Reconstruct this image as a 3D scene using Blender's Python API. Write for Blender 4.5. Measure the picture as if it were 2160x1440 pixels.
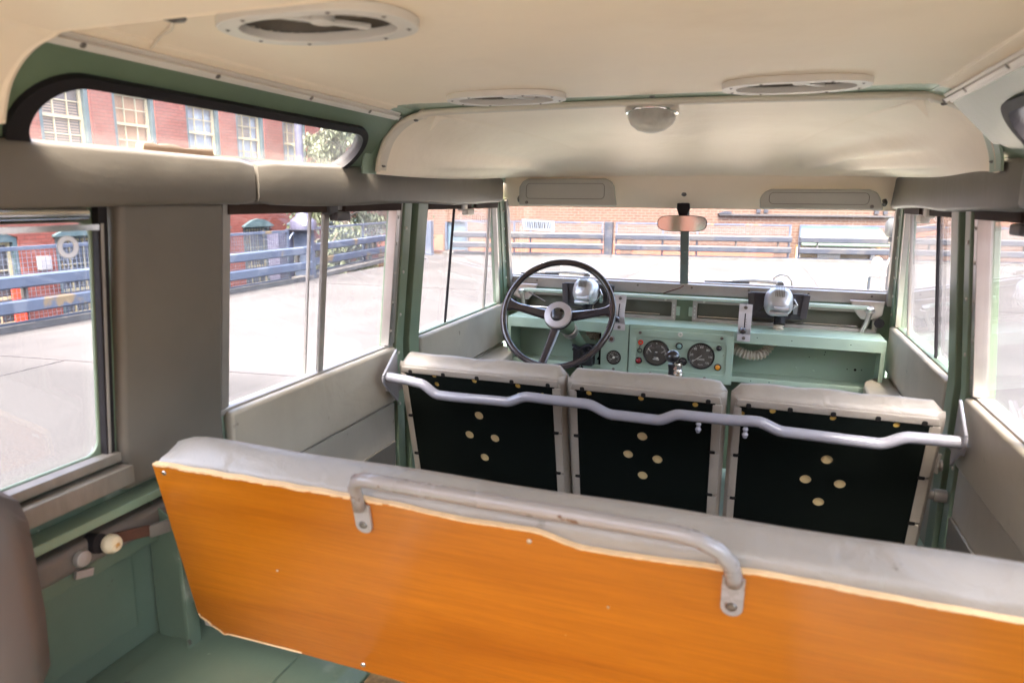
import bpy, bmesh, math, random
from mathutils import Vector, Matrix
from mathutils.geometry import tessellate_polygon
R = math.radians
random.seed(7)
for _o in list(bpy.data.objects):
    bpy.data.objects.remove(_o)
SC = bpy.context.scene
COL = SC.collection

# ------------------------------------------------------------------ camera
cam_d = bpy.data.cameras.new('camera')
cam = bpy.data.objects.new('camera', cam_d)
COL.objects.link(cam)
SC.camera = cam
F, CAMPOS = 1450.0, Vector((.239, -2.65, 1.70))
Yv = Vector((520, -295, F)).normalized()
Xv = Vector((4280, 340, -F)); Xv = (Xv - Xv.dot(Yv) * Yv).normalized()
Zv = Xv.cross(Yv)
cr = Vector((Xv.x, Yv.x, Zv.x)); cdn = Vector((Xv.y, Yv.y, Zv.y)); cf = Vector((Xv.z, Yv.z, Zv.z))
m = Matrix.Identity(4)
for i in range(3):
    m[i][0] = cr[i]; m[i][1] = -cdn[i]; m[i][2] = -cf[i]; m[i][3] = CAMPOS[i]
cam.matrix_world = m
cam_d.sensor_width = 36
cam_d.lens = 36 * F / 2160
cam_d.clip_start = .02
cam_d.clip_end = 500
cam_d.dof.use_dof = True
cam_d.dof.focus_distance = 2.6
cam_d.dof.aperture_fstop = 5.0

# ------------------------------------------------------------------ sky, sun, exposure
SUN_EL, SUN_AZ = 62.0, 172.0          # azimuth clockwise from +Y (straight ahead)
w = bpy.data.worlds.new("World"); SC.world = w; w.use_nodes = True
nt = w.node_tree; bg = nt.nodes['Background']
sky = nt.nodes.new('ShaderNodeTexSky'); sky.sky_type = 'NISHITA'; sky.sun_disc = False
sky.sun_elevation = R(SUN_EL); sky.sun_rotation = R(SUN_AZ)
sky.dust_density = 5.0; sky.ozone_density = .2
nt.links.new(sky.outputs[0], bg.inputs[0]); bg.inputs[1].default_value = .15
sd = bpy.data.lights.new('sun', 'SUN'); sd.energy = 2.0; sd.angle = R(22); sd.color = (1, .92, .80)
so = bpy.data.objects.new('sun', sd); COL.objects.link(so)
az, el = R(SUN_AZ), R(SUN_EL)
sdir = Vector((math.sin(az) * math.cos(el), math.cos(az) * math.cos(el), math.sin(el)))
so.rotation_euler = sdir.to_track_quat('Z', 'Y').to_euler()
so.location = (0, -10, 20)
vs = SC.view_settings
SC.display_settings.display_device = 'sRGB'
vs.view_transform = 'Standard'; vs.look = 'None'; vs.gamma = 1; vs.use_curve_mapping = False
vs.exposure = 3.9
SC.render.engine = 'CYCLES'
SC.cycles.use_denoising = True
SC.cycles.max_bounces = 14
SC.cycles.diffuse_bounces = 8
SC.cycles.transparent_max_bounces = 24
SC.cycles.sample_clamp_indirect = 30

# ------------------------------------------------------------------ materials
def pmat(name, col, rough=.5, metal=0., var=.08, vs_=6., bump=0., bs=300., coat=0., spots=None, stretch=None, col2=None, vdist=0., b2=None, fine=None):
    mt = bpy.data.materials.new(name); mt.use_nodes = True
    n = mt.node_tree.nodes; l = mt.node_tree.links; b = n['Principled BSDF']
    tc = n.new('ShaderNodeTexCoord'); mp = n.new('ShaderNodeMapping'); l.new(tc.outputs['Object'], mp.inputs[0])
    if stretch: mp.inputs['Scale'].default_value = stretch
    no = n.new('ShaderNodeTexNoise'); no.inputs['Scale'].default_value = vs_; no.inputs['Detail'].default_value = 7
    no.inputs['Roughness'].default_value = .62; no.inputs['Distortion'].default_value = vdist
    l.new(mp.outputs[0], no.inputs[0])
    rp = n.new('ShaderNodeValToRGB'); rp.color_ramp.elements[0].position = .3; rp.color_ramp.elements[1].position = .72
    c2 = col2 or tuple(min(1, c * (1 + var)) for c in col)
    rp.color_ramp.elements[0].color = tuple(c * (1 - var) for c in col) + (1,)
    rp.color_ramp.elements[1].color = tuple(c2) + (1,)
    l.new(no.outputs[0], rp.inputs[0]); out = rp.outputs[0]
    if fine:                                              # fine grain lines: (stretch, scale, amount)
        m5 = n.new('ShaderNodeMapping'); m5.inputs['Scale'].default_value = fine[0]; l.new(tc.outputs['Object'], m5.inputs[0])
        n5 = n.new('ShaderNodeTexNoise'); n5.inputs['Scale'].default_value = fine[1]; n5.inputs['Detail'].default_value = 6; n5.inputs['Roughness'].default_value = .7; l.new(m5.outputs[0], n5.inputs[0])
        r5 = n.new('ShaderNodeMapRange'); r5.inputs[1].default_value = .3; r5.inputs[2].default_value = .7; r5.inputs[3].default_value = 1 - fine[2]; r5.inputs[4].default_value = 1 + fine[2] * .6; l.new(n5.outputs[0], r5.inputs[0])
        x5 = n.new('ShaderNodeMix'); x5.data_type = 'RGBA'; x5.blend_type = 'MULTIPLY'; x5.inputs[0].default_value = 1; l.new(out, x5.inputs[6]); l.new(r5.outputs[0], x5.inputs[7]); out = x5.outputs[2]
    if spots:                                             # (colour, scale, threshold, softness): wear or rust with its own shape
        for (sc_, s, th, so_) in spots:
            n2 = n.new('ShaderNodeTexNoise'); n2.inputs['Scale'].default_value = s; n2.inputs['Detail'].default_value = 5
            l.new(tc.outputs['Object'], n2.inputs[0])
            r2 = n.new('ShaderNodeMapRange'); r2.inputs[1].default_value = th; r2.inputs[2].default_value = th + so_
            l.new(n2.outputs[0], r2.inputs[0])
            mx = n.new('ShaderNodeMix'); mx.data_type = 'RGBA'
            l.new(r2.outputs[0], mx.inputs[0]); l.new(out, mx.inputs[6]); mx.inputs[7].default_value = tuple(sc_) + (1,)
            out = mx.outputs[2]
    l.new(out, b.inputs['Base Color'])
    rr = n.new('ShaderNodeMapRange'); rr.inputs[3].default_value = max(.02, rough - .08); rr.inputs[4].default_value = min(1, rough + .1)
    l.new(no.outputs[0], rr.inputs[0]); l.new(rr.outputs[0], b.inputs['Roughness'])
    b.inputs['Metallic'].default_value = metal
    b.inputs['Coat Weight'].default_value = coat; b.inputs['Coat Roughness'].default_value = .12
    if bump:
        nb = n.new('ShaderNodeTexNoise'); nb.inputs['Scale'].default_value = bs; nb.inputs['Detail'].default_value = 3
        l.new(tc.outputs['Object'], nb.inputs[0])
        bp = n.new('ShaderNodeBump'); bp.inputs['Strength'].default_value = bump; bp.inputs['Distance'].default_value = .4 / bs
        l.new(nb.outputs[0], bp.inputs['Height']); l.new(bp.outputs[0], b.inputs['Normal'])
        if b2:
            n7 = n.new('ShaderNodeTexNoise'); n7.inputs['Scale'].default_value = b2[1]; n7.inputs['Detail'].default_value = 4; n7.inputs['Distortion'].default_value = .6; l.new(tc.outputs['Object'], n7.inputs[0])
            b7 = n.new('ShaderNodeBump'); b7.inputs['Strength'].default_value = b2[0]; b7.inputs['Distance'].default_value = .35 / b2[1]; l.new(n7.outputs[0], b7.inputs['Height']); l.new(b7.outputs[0], bp.inputs['Normal'])
    return mt

def brick_mat(name, c1, c2, mortar, axis, bw=.215, rh=.075, ms=.008, wash=None):
    mt = bpy.data.materials.new(name); mt.use_nodes = True
    n = mt.node_tree.nodes; l = mt.node_tree.links; b = n['Principled BSDF']
    tc = n.new('ShaderNodeTexCoord'); sp = n.new('ShaderNodeSeparateXYZ'); cb = n.new('ShaderNodeCombineXYZ')
    l.new(tc.outputs['Object'], sp.inputs[0]); l.new(sp.outputs[axis], cb.inputs[0]); l.new(sp.outputs[2], cb.inputs[1])
    br = n.new('ShaderNodeTexBrick'); l.new(cb.outputs[0], br.inputs[0])
    br.inputs['Color1'].default_value = c1 + (1,); br.inputs['Color2'].default_value = c2 + (1,); br.inputs['Mortar'].default_value = mortar + (1,)
    br.inputs['Scale'].default_value = 1; br.inputs['Brick Width'].default_value = bw; br.inputs['Row Height'].default_value = rh
    br.inputs['Mortar Size'].default_value = ms; br.inputs['Mortar Smooth'].default_value = .3
    no = n.new('ShaderNodeTexNoise'); no.inputs['Scale'].default_value = .9; no.inputs['Detail'].default_value = 8
    l.new(tc.outputs['Object'], no.inputs[0])
    mr = n.new('ShaderNodeMapRange'); mr.inputs[1].default_value = .35; mr.inputs[2].default_value = .8; mr.inputs[4].default_value = .45
    l.new(no.outputs[0], mr.inputs[0])
    mx = n.new('ShaderNodeMix'); mx.data_type = 'RGBA'; l.new(mr.outputs[0], mx.inputs[0])
    l.new(br.outputs[0], mx.inputs[6]); mx.inputs[7].default_value = (wash or mortar) + (1,)
    l.new(mx.outputs[2], b.inputs['Base Color']); b.inputs['Roughness'].default_value = .85
    bp = n.new('ShaderNodeBump'); bp.inputs['Strength'].default_value = .5; bp.inputs['Distance'].default_value = .006; bp.invert = True
    l.new(br.outputs['Fac'], bp.inputs['Height']); l.new(bp.outputs[0], b.inputs['Normal'])
    return mt

def film_mat(name, col):
    mt = bpy.data.materials.new(name); mt.use_nodes = True
    n = mt.node_tree.nodes; l = mt.node_tree.links; b = n['Principled BSDF']; b.inputs['Base Color'].default_value = col + (1,)
    tl = n.new('ShaderNodeBsdfTranslucent'); tl.inputs[0].default_value = col + (1,); mx = n.new('ShaderNodeMixShader'); mx.inputs[0].default_value = .85
    l.new(b.outputs[0], mx.inputs[1]); l.new(tl.outputs[0], mx.inputs[2]); l.new(mx.outputs[0], n['Material Output'].inputs[0])
    return mt

def glass_mat(name, dirt=.05, tint=(1, 1, 1), refl=.9, dcol=(.8, .78, .74), dscale=5.):
    mt = bpy.data.materials.new(name); mt.use_nodes = True
    n = mt.node_tree.nodes; l = mt.node_tree.links
    for x in list(n): n.remove(x)
    out = n.new('ShaderNodeOutputMaterial'); tr = n.new('ShaderNodeBsdfTransparent'); gl = n.new('ShaderNodeBsdfGlossy')
    tr.inputs[0].default_value = tint + (1,); gl.inputs['Roughness'].default_value = .01
    lw = n.new('ShaderNodeLayerWeight'); lw.inputs[0].default_value = .5
    pw = n.new('ShaderNodeMath'); pw.operation = 'POWER'; pw.inputs[1].default_value = 4.5; l.new(lw.outputs['Facing'], pw.inputs[0])
    ma = n.new('ShaderNodeMath'); ma.operation = 'MULTIPLY_ADD'; ma.inputs[1].default_value = refl; ma.inputs[2].default_value = .05
    l.new(pw.outputs[0], ma.inputs[0])
    m1 = n.new('ShaderNodeMixShader'); l.new(ma.outputs[0], m1.inputs[0]); l.new(tr.outputs[0], m1.inputs[1]); l.new(gl.outputs[0], m1.inputs[2])
    df = n.new('ShaderNodeBsdfDiffuse'); df.inputs[0].default_value = dcol + (1,)
    tl = n.new('ShaderNodeBsdfTranslucent'); tl.inputs[0].default_value = dcol + (1,)
    ad = n.new('ShaderNodeMixShader'); ad.inputs[0].default_value = .6; l.new(df.outputs[0], ad.inputs[1]); l.new(tl.outputs[0], ad.inputs[2])
    tc = n.new('ShaderNodeTexCoord'); no = n.new('ShaderNodeTexNoise'); no.inputs['Scale'].default_value = dscale; no.inputs['Detail'].default_value = 9
    no.inputs['Roughness'].default_value = .7; l.new(tc.outputs['Object'], no.inputs[0])
    mr = n.new('ShaderNodeMapRange'); mr.inputs[1].default_value = .3; mr.inputs[2].default_value = .85
    mr.inputs[3].default_value = dirt * .5; mr.inputs[4].default_value = min(.9, dirt * 2.2); l.new(no.outputs[0], mr.inputs[0])
    m2 = n.new('ShaderNodeMixShader'); l.new(mr.outputs[0], m2.inputs[0]); l.new(m1.outputs[0], m2.inputs[1]); l.new(ad.outputs[0], m2.inputs[2])
    l.new(m2.outputs[0], out.inputs[0])
    return mt

M = {}
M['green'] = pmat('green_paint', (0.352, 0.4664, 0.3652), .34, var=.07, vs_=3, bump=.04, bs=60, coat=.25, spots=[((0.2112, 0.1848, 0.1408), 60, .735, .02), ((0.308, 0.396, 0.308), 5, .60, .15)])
M['dgreen'] = pmat('green_paint_dark', (0.1287, 0.1833, 0.117), .38, var=.12, vs_=4, bump=.04, bs=50, coat=.15)  # darker, more olive green than the dashboard paint
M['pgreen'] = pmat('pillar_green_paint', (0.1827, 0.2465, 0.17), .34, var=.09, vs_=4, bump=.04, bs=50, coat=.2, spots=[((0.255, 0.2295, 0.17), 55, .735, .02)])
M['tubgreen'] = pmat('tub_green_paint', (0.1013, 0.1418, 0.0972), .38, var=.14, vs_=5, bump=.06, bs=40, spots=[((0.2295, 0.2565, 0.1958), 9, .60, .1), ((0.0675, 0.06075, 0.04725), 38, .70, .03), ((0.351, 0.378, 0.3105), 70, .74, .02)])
M['cream'] = pmat('cream_vinyl', (.90, .77, .60), .5, var=.035, vs_=2.2, bump=.10, bs=9, spots=[((.80, .67, .50), 3.5, .60, .3)])
M['creamtrim'] = pmat('cream_trim', (.68, .60, .48), .45, var=.05, vs_=5, bump=.1, bs=40)
M['white'] = pmat('white_trim', (.66, .62, .56), .35, var=.06, vs_=8, bump=.05, bs=60)
M['vinyl'] = pmat('grey_vinyl', (0.160, 0.144, 0.121), .45, var=.09, vs_=5, bump=.25, bs=500, b2=(.07, 5), spots=[((0.135, 0.120, 0.100), 3, .62, .2)])
M['benchvinyl'] = pmat('bench_grey_vinyl', (0.2941, 0.2725, 0.2379), .36, var=.12, vs_=4, bump=.35, bs=420, b2=(.30, 13), spots=[((0.2162, 0.2032, 0.1816), 4, .57, .2), ((0.173, 0.1557, 0.1297), 40, .70, .04)])
M['vinyl2'] = pmat('light_grey_vinyl', (0.3095, 0.2771, 0.2339), .38, var=.09, vs_=6, bump=.3, bs=500, b2=(.30, 16), spots=[((0.2448, 0.2159, 0.18), 5, .60, .2)])
M['doorvinyl'] = pmat('door_vinyl', (0.3956, 0.3542, 0.2852), .42, var=.10, vs_=4, bump=.25, bs=500, b2=(.08, 6), spots=[((0.3036, 0.2668, 0.207), 3, .58, .2), ((0.184, 0.1564, 0.1196), 24, .70, .05)])
M['black'] = pmat('black_board', (.002, .004, .003), .92, var=.2, vs_=20)
M['black'].node_tree.nodes['Principled BSDF'].inputs['Specular IOR Level'].default_value = .12
M['rearwall'] = brick_mat('warm_brick', (.55, .17, .07), (.50, .15, .06), (.42, .2, .12), 0)
M['quadplate'] = pmat('pale_quadrant_plate', (.60, .575, .585), .38, var=.05, vs_=12)
M['ventflap'] = pmat('grey_green_flap_paint', (.095, .095, .068), .5, var=.15, vs_=8)  # dark grey-green of the ventilator flaps
M['channel'] = pmat('worn_window_channel', (.22, .20, .17), .42, .3, var=.14, vs_=12, bump=.05, bs=80, stretch=(1, 4, 1))
M['trimroll'] = pmat('brown_grey_trim', (.13, .108, .09), .45, var=.12, vs_=9, bump=.2, bs=200)
M['intake'] = pmat('dusty_grey_intake', (.075, .078, .082), .5, var=.2, vs_=14)
M['rubber'] = pmat('black_rubber', (.018, .016, .018), .5, var=.2, vs_=20, bump=.05)
M['rubber'].node_tree.nodes['Principled BSDF'].inputs['Specular IOR Level'].default_value = .2
M['blackgloss'] = pmat('black_gloss', (.015, .013, .014), .28, var=.2, vs_=10, coat=.6)
M['bakelite'] = pmat('brown_black_plastic', (.035, .025, .026), .22, var=.2, vs_=10, coat=.5)
M['brown'] = pmat('brown_felt_channel', (.045, .025, .018), .85, var=.2, vs_=30)
M['alu'] = pmat('aluminium', (.60, .57, .54), .34, 1., var=.08, vs_=12, stretch=(1, 6, 1), bump=.04, bs=120)
M['rod'] = pmat('pale_green_paint', (.52, .62, .54), .35, var=.04)
M['alud'] = pmat('dull_aluminium', (.40, .37, .34), .48, .5, var=.12, vs_=9, bump=.05, bs=80)
M['divgrey'] = pmat('grey_green_divider', (.17, .19, .175), .4, .2, var=.1, vs_=9)
M['chrome'] = pmat('chrome', (.72, .70, .68), .12, 1., var=.03)
M['castalu'] = pmat('cast_aluminium', (.52, .52, .53), .34, .55, var=.08, vs_=14, bump=.12, bs=160)
M['steelgrey'] = pmat('grey_steel', (.06, .056, .06), .4, .3, var=.15, vs_=10)
M['bar'] = pmat('lilac_grey_paint', (0.2816, 0.2816, 0.3168), .24, var=.05, vs_=5, coat=.5, spots=[((0.1408, 0.09152, 0.0704), 60, .74, .03)])
M['handle'] = pmat('chipped_grey_paint', (0.2808, 0.2597, 0.2422), .27, var=.06, vs_=8, coat=.4, spots=[((0.1053, 0.04563, 0.02106), 30, .655, .03)])
M['plate'] = pmat('pale_plate', (0.24, 0.225, 0.228), .4, var=.05, vs_=12)
M['screw'] = pmat('screw_steel', (.20, .18, .16), .4, .8, var=.3, vs_=80)
M['ply'] = pmat('varnished_orange_plywood', (0.3513, 0.09395, 0.001634), .34, var=.16, vs_=3.0, stretch=(.45, 1, 3.2), coat=.45, col2=(0.4575, 0.143, 0.004085), vdist=.5, fine=((1.0, 1, 46), 8, .20), bump=.05, bs=25,
                spots=[((0.4902, 0.1961, 0.04085), 2.0, .58, .25), ((0.5719, 0.3431, 0.1471), 50, .755, .015)])
M['plyedge'] = pmat('bare_plywood_edge', (.72, .50, .27), .6, var=.12, vs_=40)
M['ivory'] = pmat('ivory_knob', (.72, .62, .42), .3, var=.1, vs_=30, spots=[((.5, .25, .05), 60, .6, .1)])
M['backing'] = pmat('cream_backing', (.60, .47, .24), .6, var=.08, vs_=30)
M['backing2'] = pmat('yellow_backing', (.62, .42, .10), .6, var=.08, vs_=30)
M['hose'] = pmat('beige_ribbed_hose', (.52, .46, .37), .55, var=.06, vs_=10)
M['dial'] = pmat('gauge_dial', (.075, .062, .048), .35, var=.05)
M['mark'] = pmat('gauge_markings', (.78, .76, .68), .5, var=.02)
M['amber'] = pmat('amber_lens', (.75, .30, .02), .15, var=.1, vs_=90, coat=.8)
M['red'] = pmat('red_lens', (.30, .015, .02), .15, var=.1, vs_=90, coat=.8)
M['redpaint'] = pmat('red_paint', (.70, .05, .02), .4, var=.1)
M['bluegreen'] = pmat('teal_lens', (.22, .36, .33), .2, coat=.5)
M['carpet'] = pmat('brown_mat', (.16, .095, .035), .95, var=.5, vs_=120, bump=.8, bs=400)
M['cardboard'] = pmat('brown_cardboard', (.17, .11, .07), .85, var=.15, vs_=30)
M['sticker'] = film_mat('white_sticker', (0.864, 0.846, 0.81))
M['barc'] = film_mat('faded_brown_ink', (.10, .035, .01))
M['leather'] = pmat('brown_strap', (.09, .035, .02), .6, var=.2, vs_=20)
M['glass'] = glass_mat('window_glass', .006)
M['glassd'] = glass_mat('dusty_sliding_glass', .028)
M['glassws'] = glass_mat('dusty_windscreen_glass', .010)
M['glassalp'] = glass_mat('dusty_roof_glass', .020, dscale=25.)
M['gglass'] = glass_mat('gauge_glass', .02)
M['lens'] = glass_mat('ribbed_lamp_lens', .45, dcol=(.75, .72, .64))
M['plasticbag'] = glass_mat('clear_plastic', .25, refl=1.0)
M['mirror'] = pmat('mirror_silver', (.9, .9, .9), .02, 1., var=.01); 
M['teal'] = pmat('blue_teal_joinery', (0.0504, 0.0798, 0.0882), .5, var=.15, vs_=5)
M['yellowsash'] = pmat('pale_yellow_sash', (0.336, 0.2856, 0.1764), .5, var=.08, vs_=6)
M['blind'] = pmat('window_blind', (0.252, 0.1932, 0.1596), .7, var=.1, vs_=3)
M['blindpeach'] = pmat('peach_shade', (0.336, 0.1806, 0.0924), .8, var=.08, vs_=3)
M['curtain'] = pmat('white_curtain', (0.252, 0.2898, 0.3528), .8, var=.12, vs_=3, stretch=(1, 8, .3))
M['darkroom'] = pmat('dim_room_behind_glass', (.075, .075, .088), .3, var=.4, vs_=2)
M['bluefence'] = pmat('blue_fence_paint', (0.04482, 0.05873, 0.09119), .42, var=.14, vs_=3, spots=[((0.1159, 0.08501, 0.05023), 1.7, .62, .03), ((0.06955, 0.08346, 0.1144), 2.6, .57, .04)])
M['bluefencef'] = pmat('faded_blue_fence_paint', (0.018, 0.0212, 0.0328), .45, var=.14, vs_=3, spots=[((0.034, 0.0328, 0.0368), 1.9, .54, .08)])
M['bluedoor'] = pmat('slate_blue_door', (.05, .085, .12), .5, var=.12, vs_=4)
M['wire'] = pmat('fence_wire', (.16, .18, .22), .5, .3, var=.2, vs_=3)
M['lampblack'] = pmat('lamp_black_iron', (.05, .05, .08), .4, var=.2, vs_=8)
M['conc'] = pmat('concrete_curb', (0.0756, 0.07056, 0.06888), .9, var=.25, vs_=4, bump=.2, bs=60)
M['plaster'] = pmat('salmon_render', (.22, .075, .045), .85, var=.12, vs_=4)
M['awn'] = pmat('green_white_awning', (0.04368, 0.07728, 0.05208), .6, var=.1, vs_=2)
M['awng'] = pmat('green_awning_edge', (0.035, 0.0875, 0.056), .6, var=.1, vs_=2)
M['yellowlit'] = brick_mat('yellow_lit_brick', (.26, .13, .02), (.20, .10, .018), (.28, .20, .09), 0)  # yellow light on the brick is put into its colour
M['brickl'] = brick_mat('painted_red_brick', (0.1512, 0.03108, 0.021), (0.1218, 0.0252, 0.01764), (0.05208, 0.0126, 0.00924), 1, wash=(0.1848, 0.05208, 0.0378), ms=.008)
M['brickf'] = brick_mat('orange_brick', (0.0544, 0.02112, 0.01152), (0.0736, 0.032, 0.01792), (0.1024, 0.08, 0.064), 0, ms=.012, bw=.23, rh=.085, wash=(0.096, 0.0576, 0.04352))
M['leaf'] = pmat('pale_grey_green_leaf', (0.04838, 0.06653, 0.03024), .6, var=.35, vs_=1.2, col2=(0.09374, 0.1089, 0.05746))
M['leafd'] = pmat('dark_leaf', (.05, .075, .025), .6, var=.4, vs_=2)
M['bark'] = pmat('bark', (.10, .08, .06), .9, var=.4, vs_=10, bump=.5, bs=30)
M['vdark'] = pmat('vent_dark', (.004, .003, .0025), .9, var=.3)
M['ventgrey'] = pmat('vent_inner_grey', (.13, .11, .085), .5, var=.1)
M['belt'] = pmat('blue_white_cloth', (.25, .50, .60), .7, var=.2, vs_=20)

M['vinyl2v'] = pmat('visor_grey_vinyl', (.46, .44, .385), .42, var=.04, vs_=6, bump=.1, bs=700)
M['chrome_dark'] = pmat('dark_bezel', (.10, .09, .09), .22, .8, var=.1)
M['dashback'] = pmat('green_shelf_back', (0.3145, 0.4165, 0.3315), .38, var=.07, vs_=4, bump=.05, bs=40, coat=.2, spots=[((0.34, 0.3995, 0.357), 6, .60, .1)])
M['hubgrey'] = pmat('hub_silver', (.50, .455, .45), .35, .25, var=.04)
M['foil'] = pmat('crumpled_clear_plastic', (.66, .60, .50), .12, .75, var=.5, vs_=70, bump=.6, bs=120)
M['sidevinyl'] = pmat('taupe_vinyl', (.105, .088, .077), .42, var=.06, vs_=4, bump=.12, bs=700)

# deck concrete with kerb stains and a near slab toned down against the bright daylight
def deck_mat():
    mt = bpy.data.materials.new('deck_concrete'); mt.use_nodes = True
    n = mt.node_tree.nodes; l = mt.node_tree.links; b = n['Principled BSDF']
    tc = n.new('ShaderNodeTexCoord')
    n1 = n.new('ShaderNodeTexNoise'); n1.inputs['Scale'].default_value = .55; n1.inputs['Detail'].default_value = 9; n1.inputs['Roughness'].default_value = .6
    l.new(tc.outputs['Object'], n1.inputs[0])
    n2 = n.new('ShaderNodeTexNoise'); n2.inputs['Scale'].default_value = 9; n2.inputs['Detail'].default_value = 9; n2.inputs['Roughness'].default_value = .8
    l.new(tc.outputs['Object'], n2.inputs[0])
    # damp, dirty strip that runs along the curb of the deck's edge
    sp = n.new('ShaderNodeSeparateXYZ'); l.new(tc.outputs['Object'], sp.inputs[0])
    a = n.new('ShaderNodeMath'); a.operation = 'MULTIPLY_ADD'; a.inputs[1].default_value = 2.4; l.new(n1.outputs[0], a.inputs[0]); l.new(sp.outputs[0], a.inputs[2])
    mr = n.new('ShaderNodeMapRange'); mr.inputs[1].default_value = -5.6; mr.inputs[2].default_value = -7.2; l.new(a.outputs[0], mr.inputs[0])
    r = n.new('ShaderNodeValToRGB'); r.color_ramp.elements[0].position = .32; r.color_ramp.elements[1].position = .7
    r.color_ramp.elements[0].color = (.030, .0280, .0283, 1); r.color_ramp.elements[1].color = (.053, .0495, .050, 1); l.new(n1.outputs[0], r.inputs[0])
    r2 = n.new('ShaderNodeMapRange'); r2.inputs[1].default_value = .3; r2.inputs[2].default_value = .7; r2.inputs[3].default_value = .86; r2.inputs[4].default_value = 1.08
    l.new(n2.outputs[0], r2.inputs[0])
    mu = n.new('ShaderNodeMix'); mu.data_type = 'RGBA'; mu.blend_type = 'MULTIPLY'; mu.inputs[0].default_value = 1; l.new(r.outputs[0], mu.inputs[6]); l.new(r2.outputs[0], mu.inputs[7])
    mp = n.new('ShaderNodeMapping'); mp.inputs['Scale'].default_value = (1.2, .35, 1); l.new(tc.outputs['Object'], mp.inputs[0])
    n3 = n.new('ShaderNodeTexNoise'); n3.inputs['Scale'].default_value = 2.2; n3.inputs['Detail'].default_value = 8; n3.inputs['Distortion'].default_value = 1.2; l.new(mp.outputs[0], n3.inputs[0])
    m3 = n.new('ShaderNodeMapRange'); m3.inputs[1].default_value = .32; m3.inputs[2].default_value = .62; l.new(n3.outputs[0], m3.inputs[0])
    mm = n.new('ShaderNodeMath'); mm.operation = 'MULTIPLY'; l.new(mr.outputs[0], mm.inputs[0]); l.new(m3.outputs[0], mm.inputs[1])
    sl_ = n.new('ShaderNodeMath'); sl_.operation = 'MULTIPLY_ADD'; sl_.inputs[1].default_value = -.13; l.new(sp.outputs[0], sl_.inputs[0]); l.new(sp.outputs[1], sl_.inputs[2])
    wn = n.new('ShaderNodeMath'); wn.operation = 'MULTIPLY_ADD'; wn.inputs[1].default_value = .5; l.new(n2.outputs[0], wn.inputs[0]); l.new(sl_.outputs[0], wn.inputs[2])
    ms = n.new('ShaderNodeMapRange'); ms.inputs[1].default_value = 3.75; ms.inputs[2].default_value = 3.1; l.new(wn.outputs[0], ms.inputs[0])  # near-left slab: colour darkened to offset the overbright daylight on it
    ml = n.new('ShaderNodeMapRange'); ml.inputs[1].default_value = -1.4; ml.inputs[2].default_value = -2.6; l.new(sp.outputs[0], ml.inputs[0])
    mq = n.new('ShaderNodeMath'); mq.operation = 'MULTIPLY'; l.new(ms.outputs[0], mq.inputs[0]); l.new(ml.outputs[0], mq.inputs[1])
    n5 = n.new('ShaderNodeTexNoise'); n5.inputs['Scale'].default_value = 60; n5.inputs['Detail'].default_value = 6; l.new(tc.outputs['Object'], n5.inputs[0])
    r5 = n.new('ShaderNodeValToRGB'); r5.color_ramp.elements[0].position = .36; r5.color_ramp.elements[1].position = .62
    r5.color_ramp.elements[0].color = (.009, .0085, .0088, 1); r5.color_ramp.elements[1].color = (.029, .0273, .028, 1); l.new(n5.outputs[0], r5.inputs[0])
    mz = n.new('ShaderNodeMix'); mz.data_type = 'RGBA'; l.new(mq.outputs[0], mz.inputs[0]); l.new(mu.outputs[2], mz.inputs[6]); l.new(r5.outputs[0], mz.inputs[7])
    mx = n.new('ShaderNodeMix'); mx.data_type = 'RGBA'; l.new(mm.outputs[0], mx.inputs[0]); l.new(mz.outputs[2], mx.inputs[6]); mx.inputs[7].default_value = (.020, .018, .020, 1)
    l.new(mx.outputs[2], b.inputs['Base Color']); b.inputs['Roughness'].default_value = .9
    bp = n.new('ShaderNodeBump'); bp.inputs['Strength'].default_value = .3; bp.inputs['Distance'].default_value = .01; l.new(n2.outputs[0], bp.inputs['Height']); l.new(bp.outputs[0], b.inputs['Normal'])
    return mt
M['deck'] = deck_mat()

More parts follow.
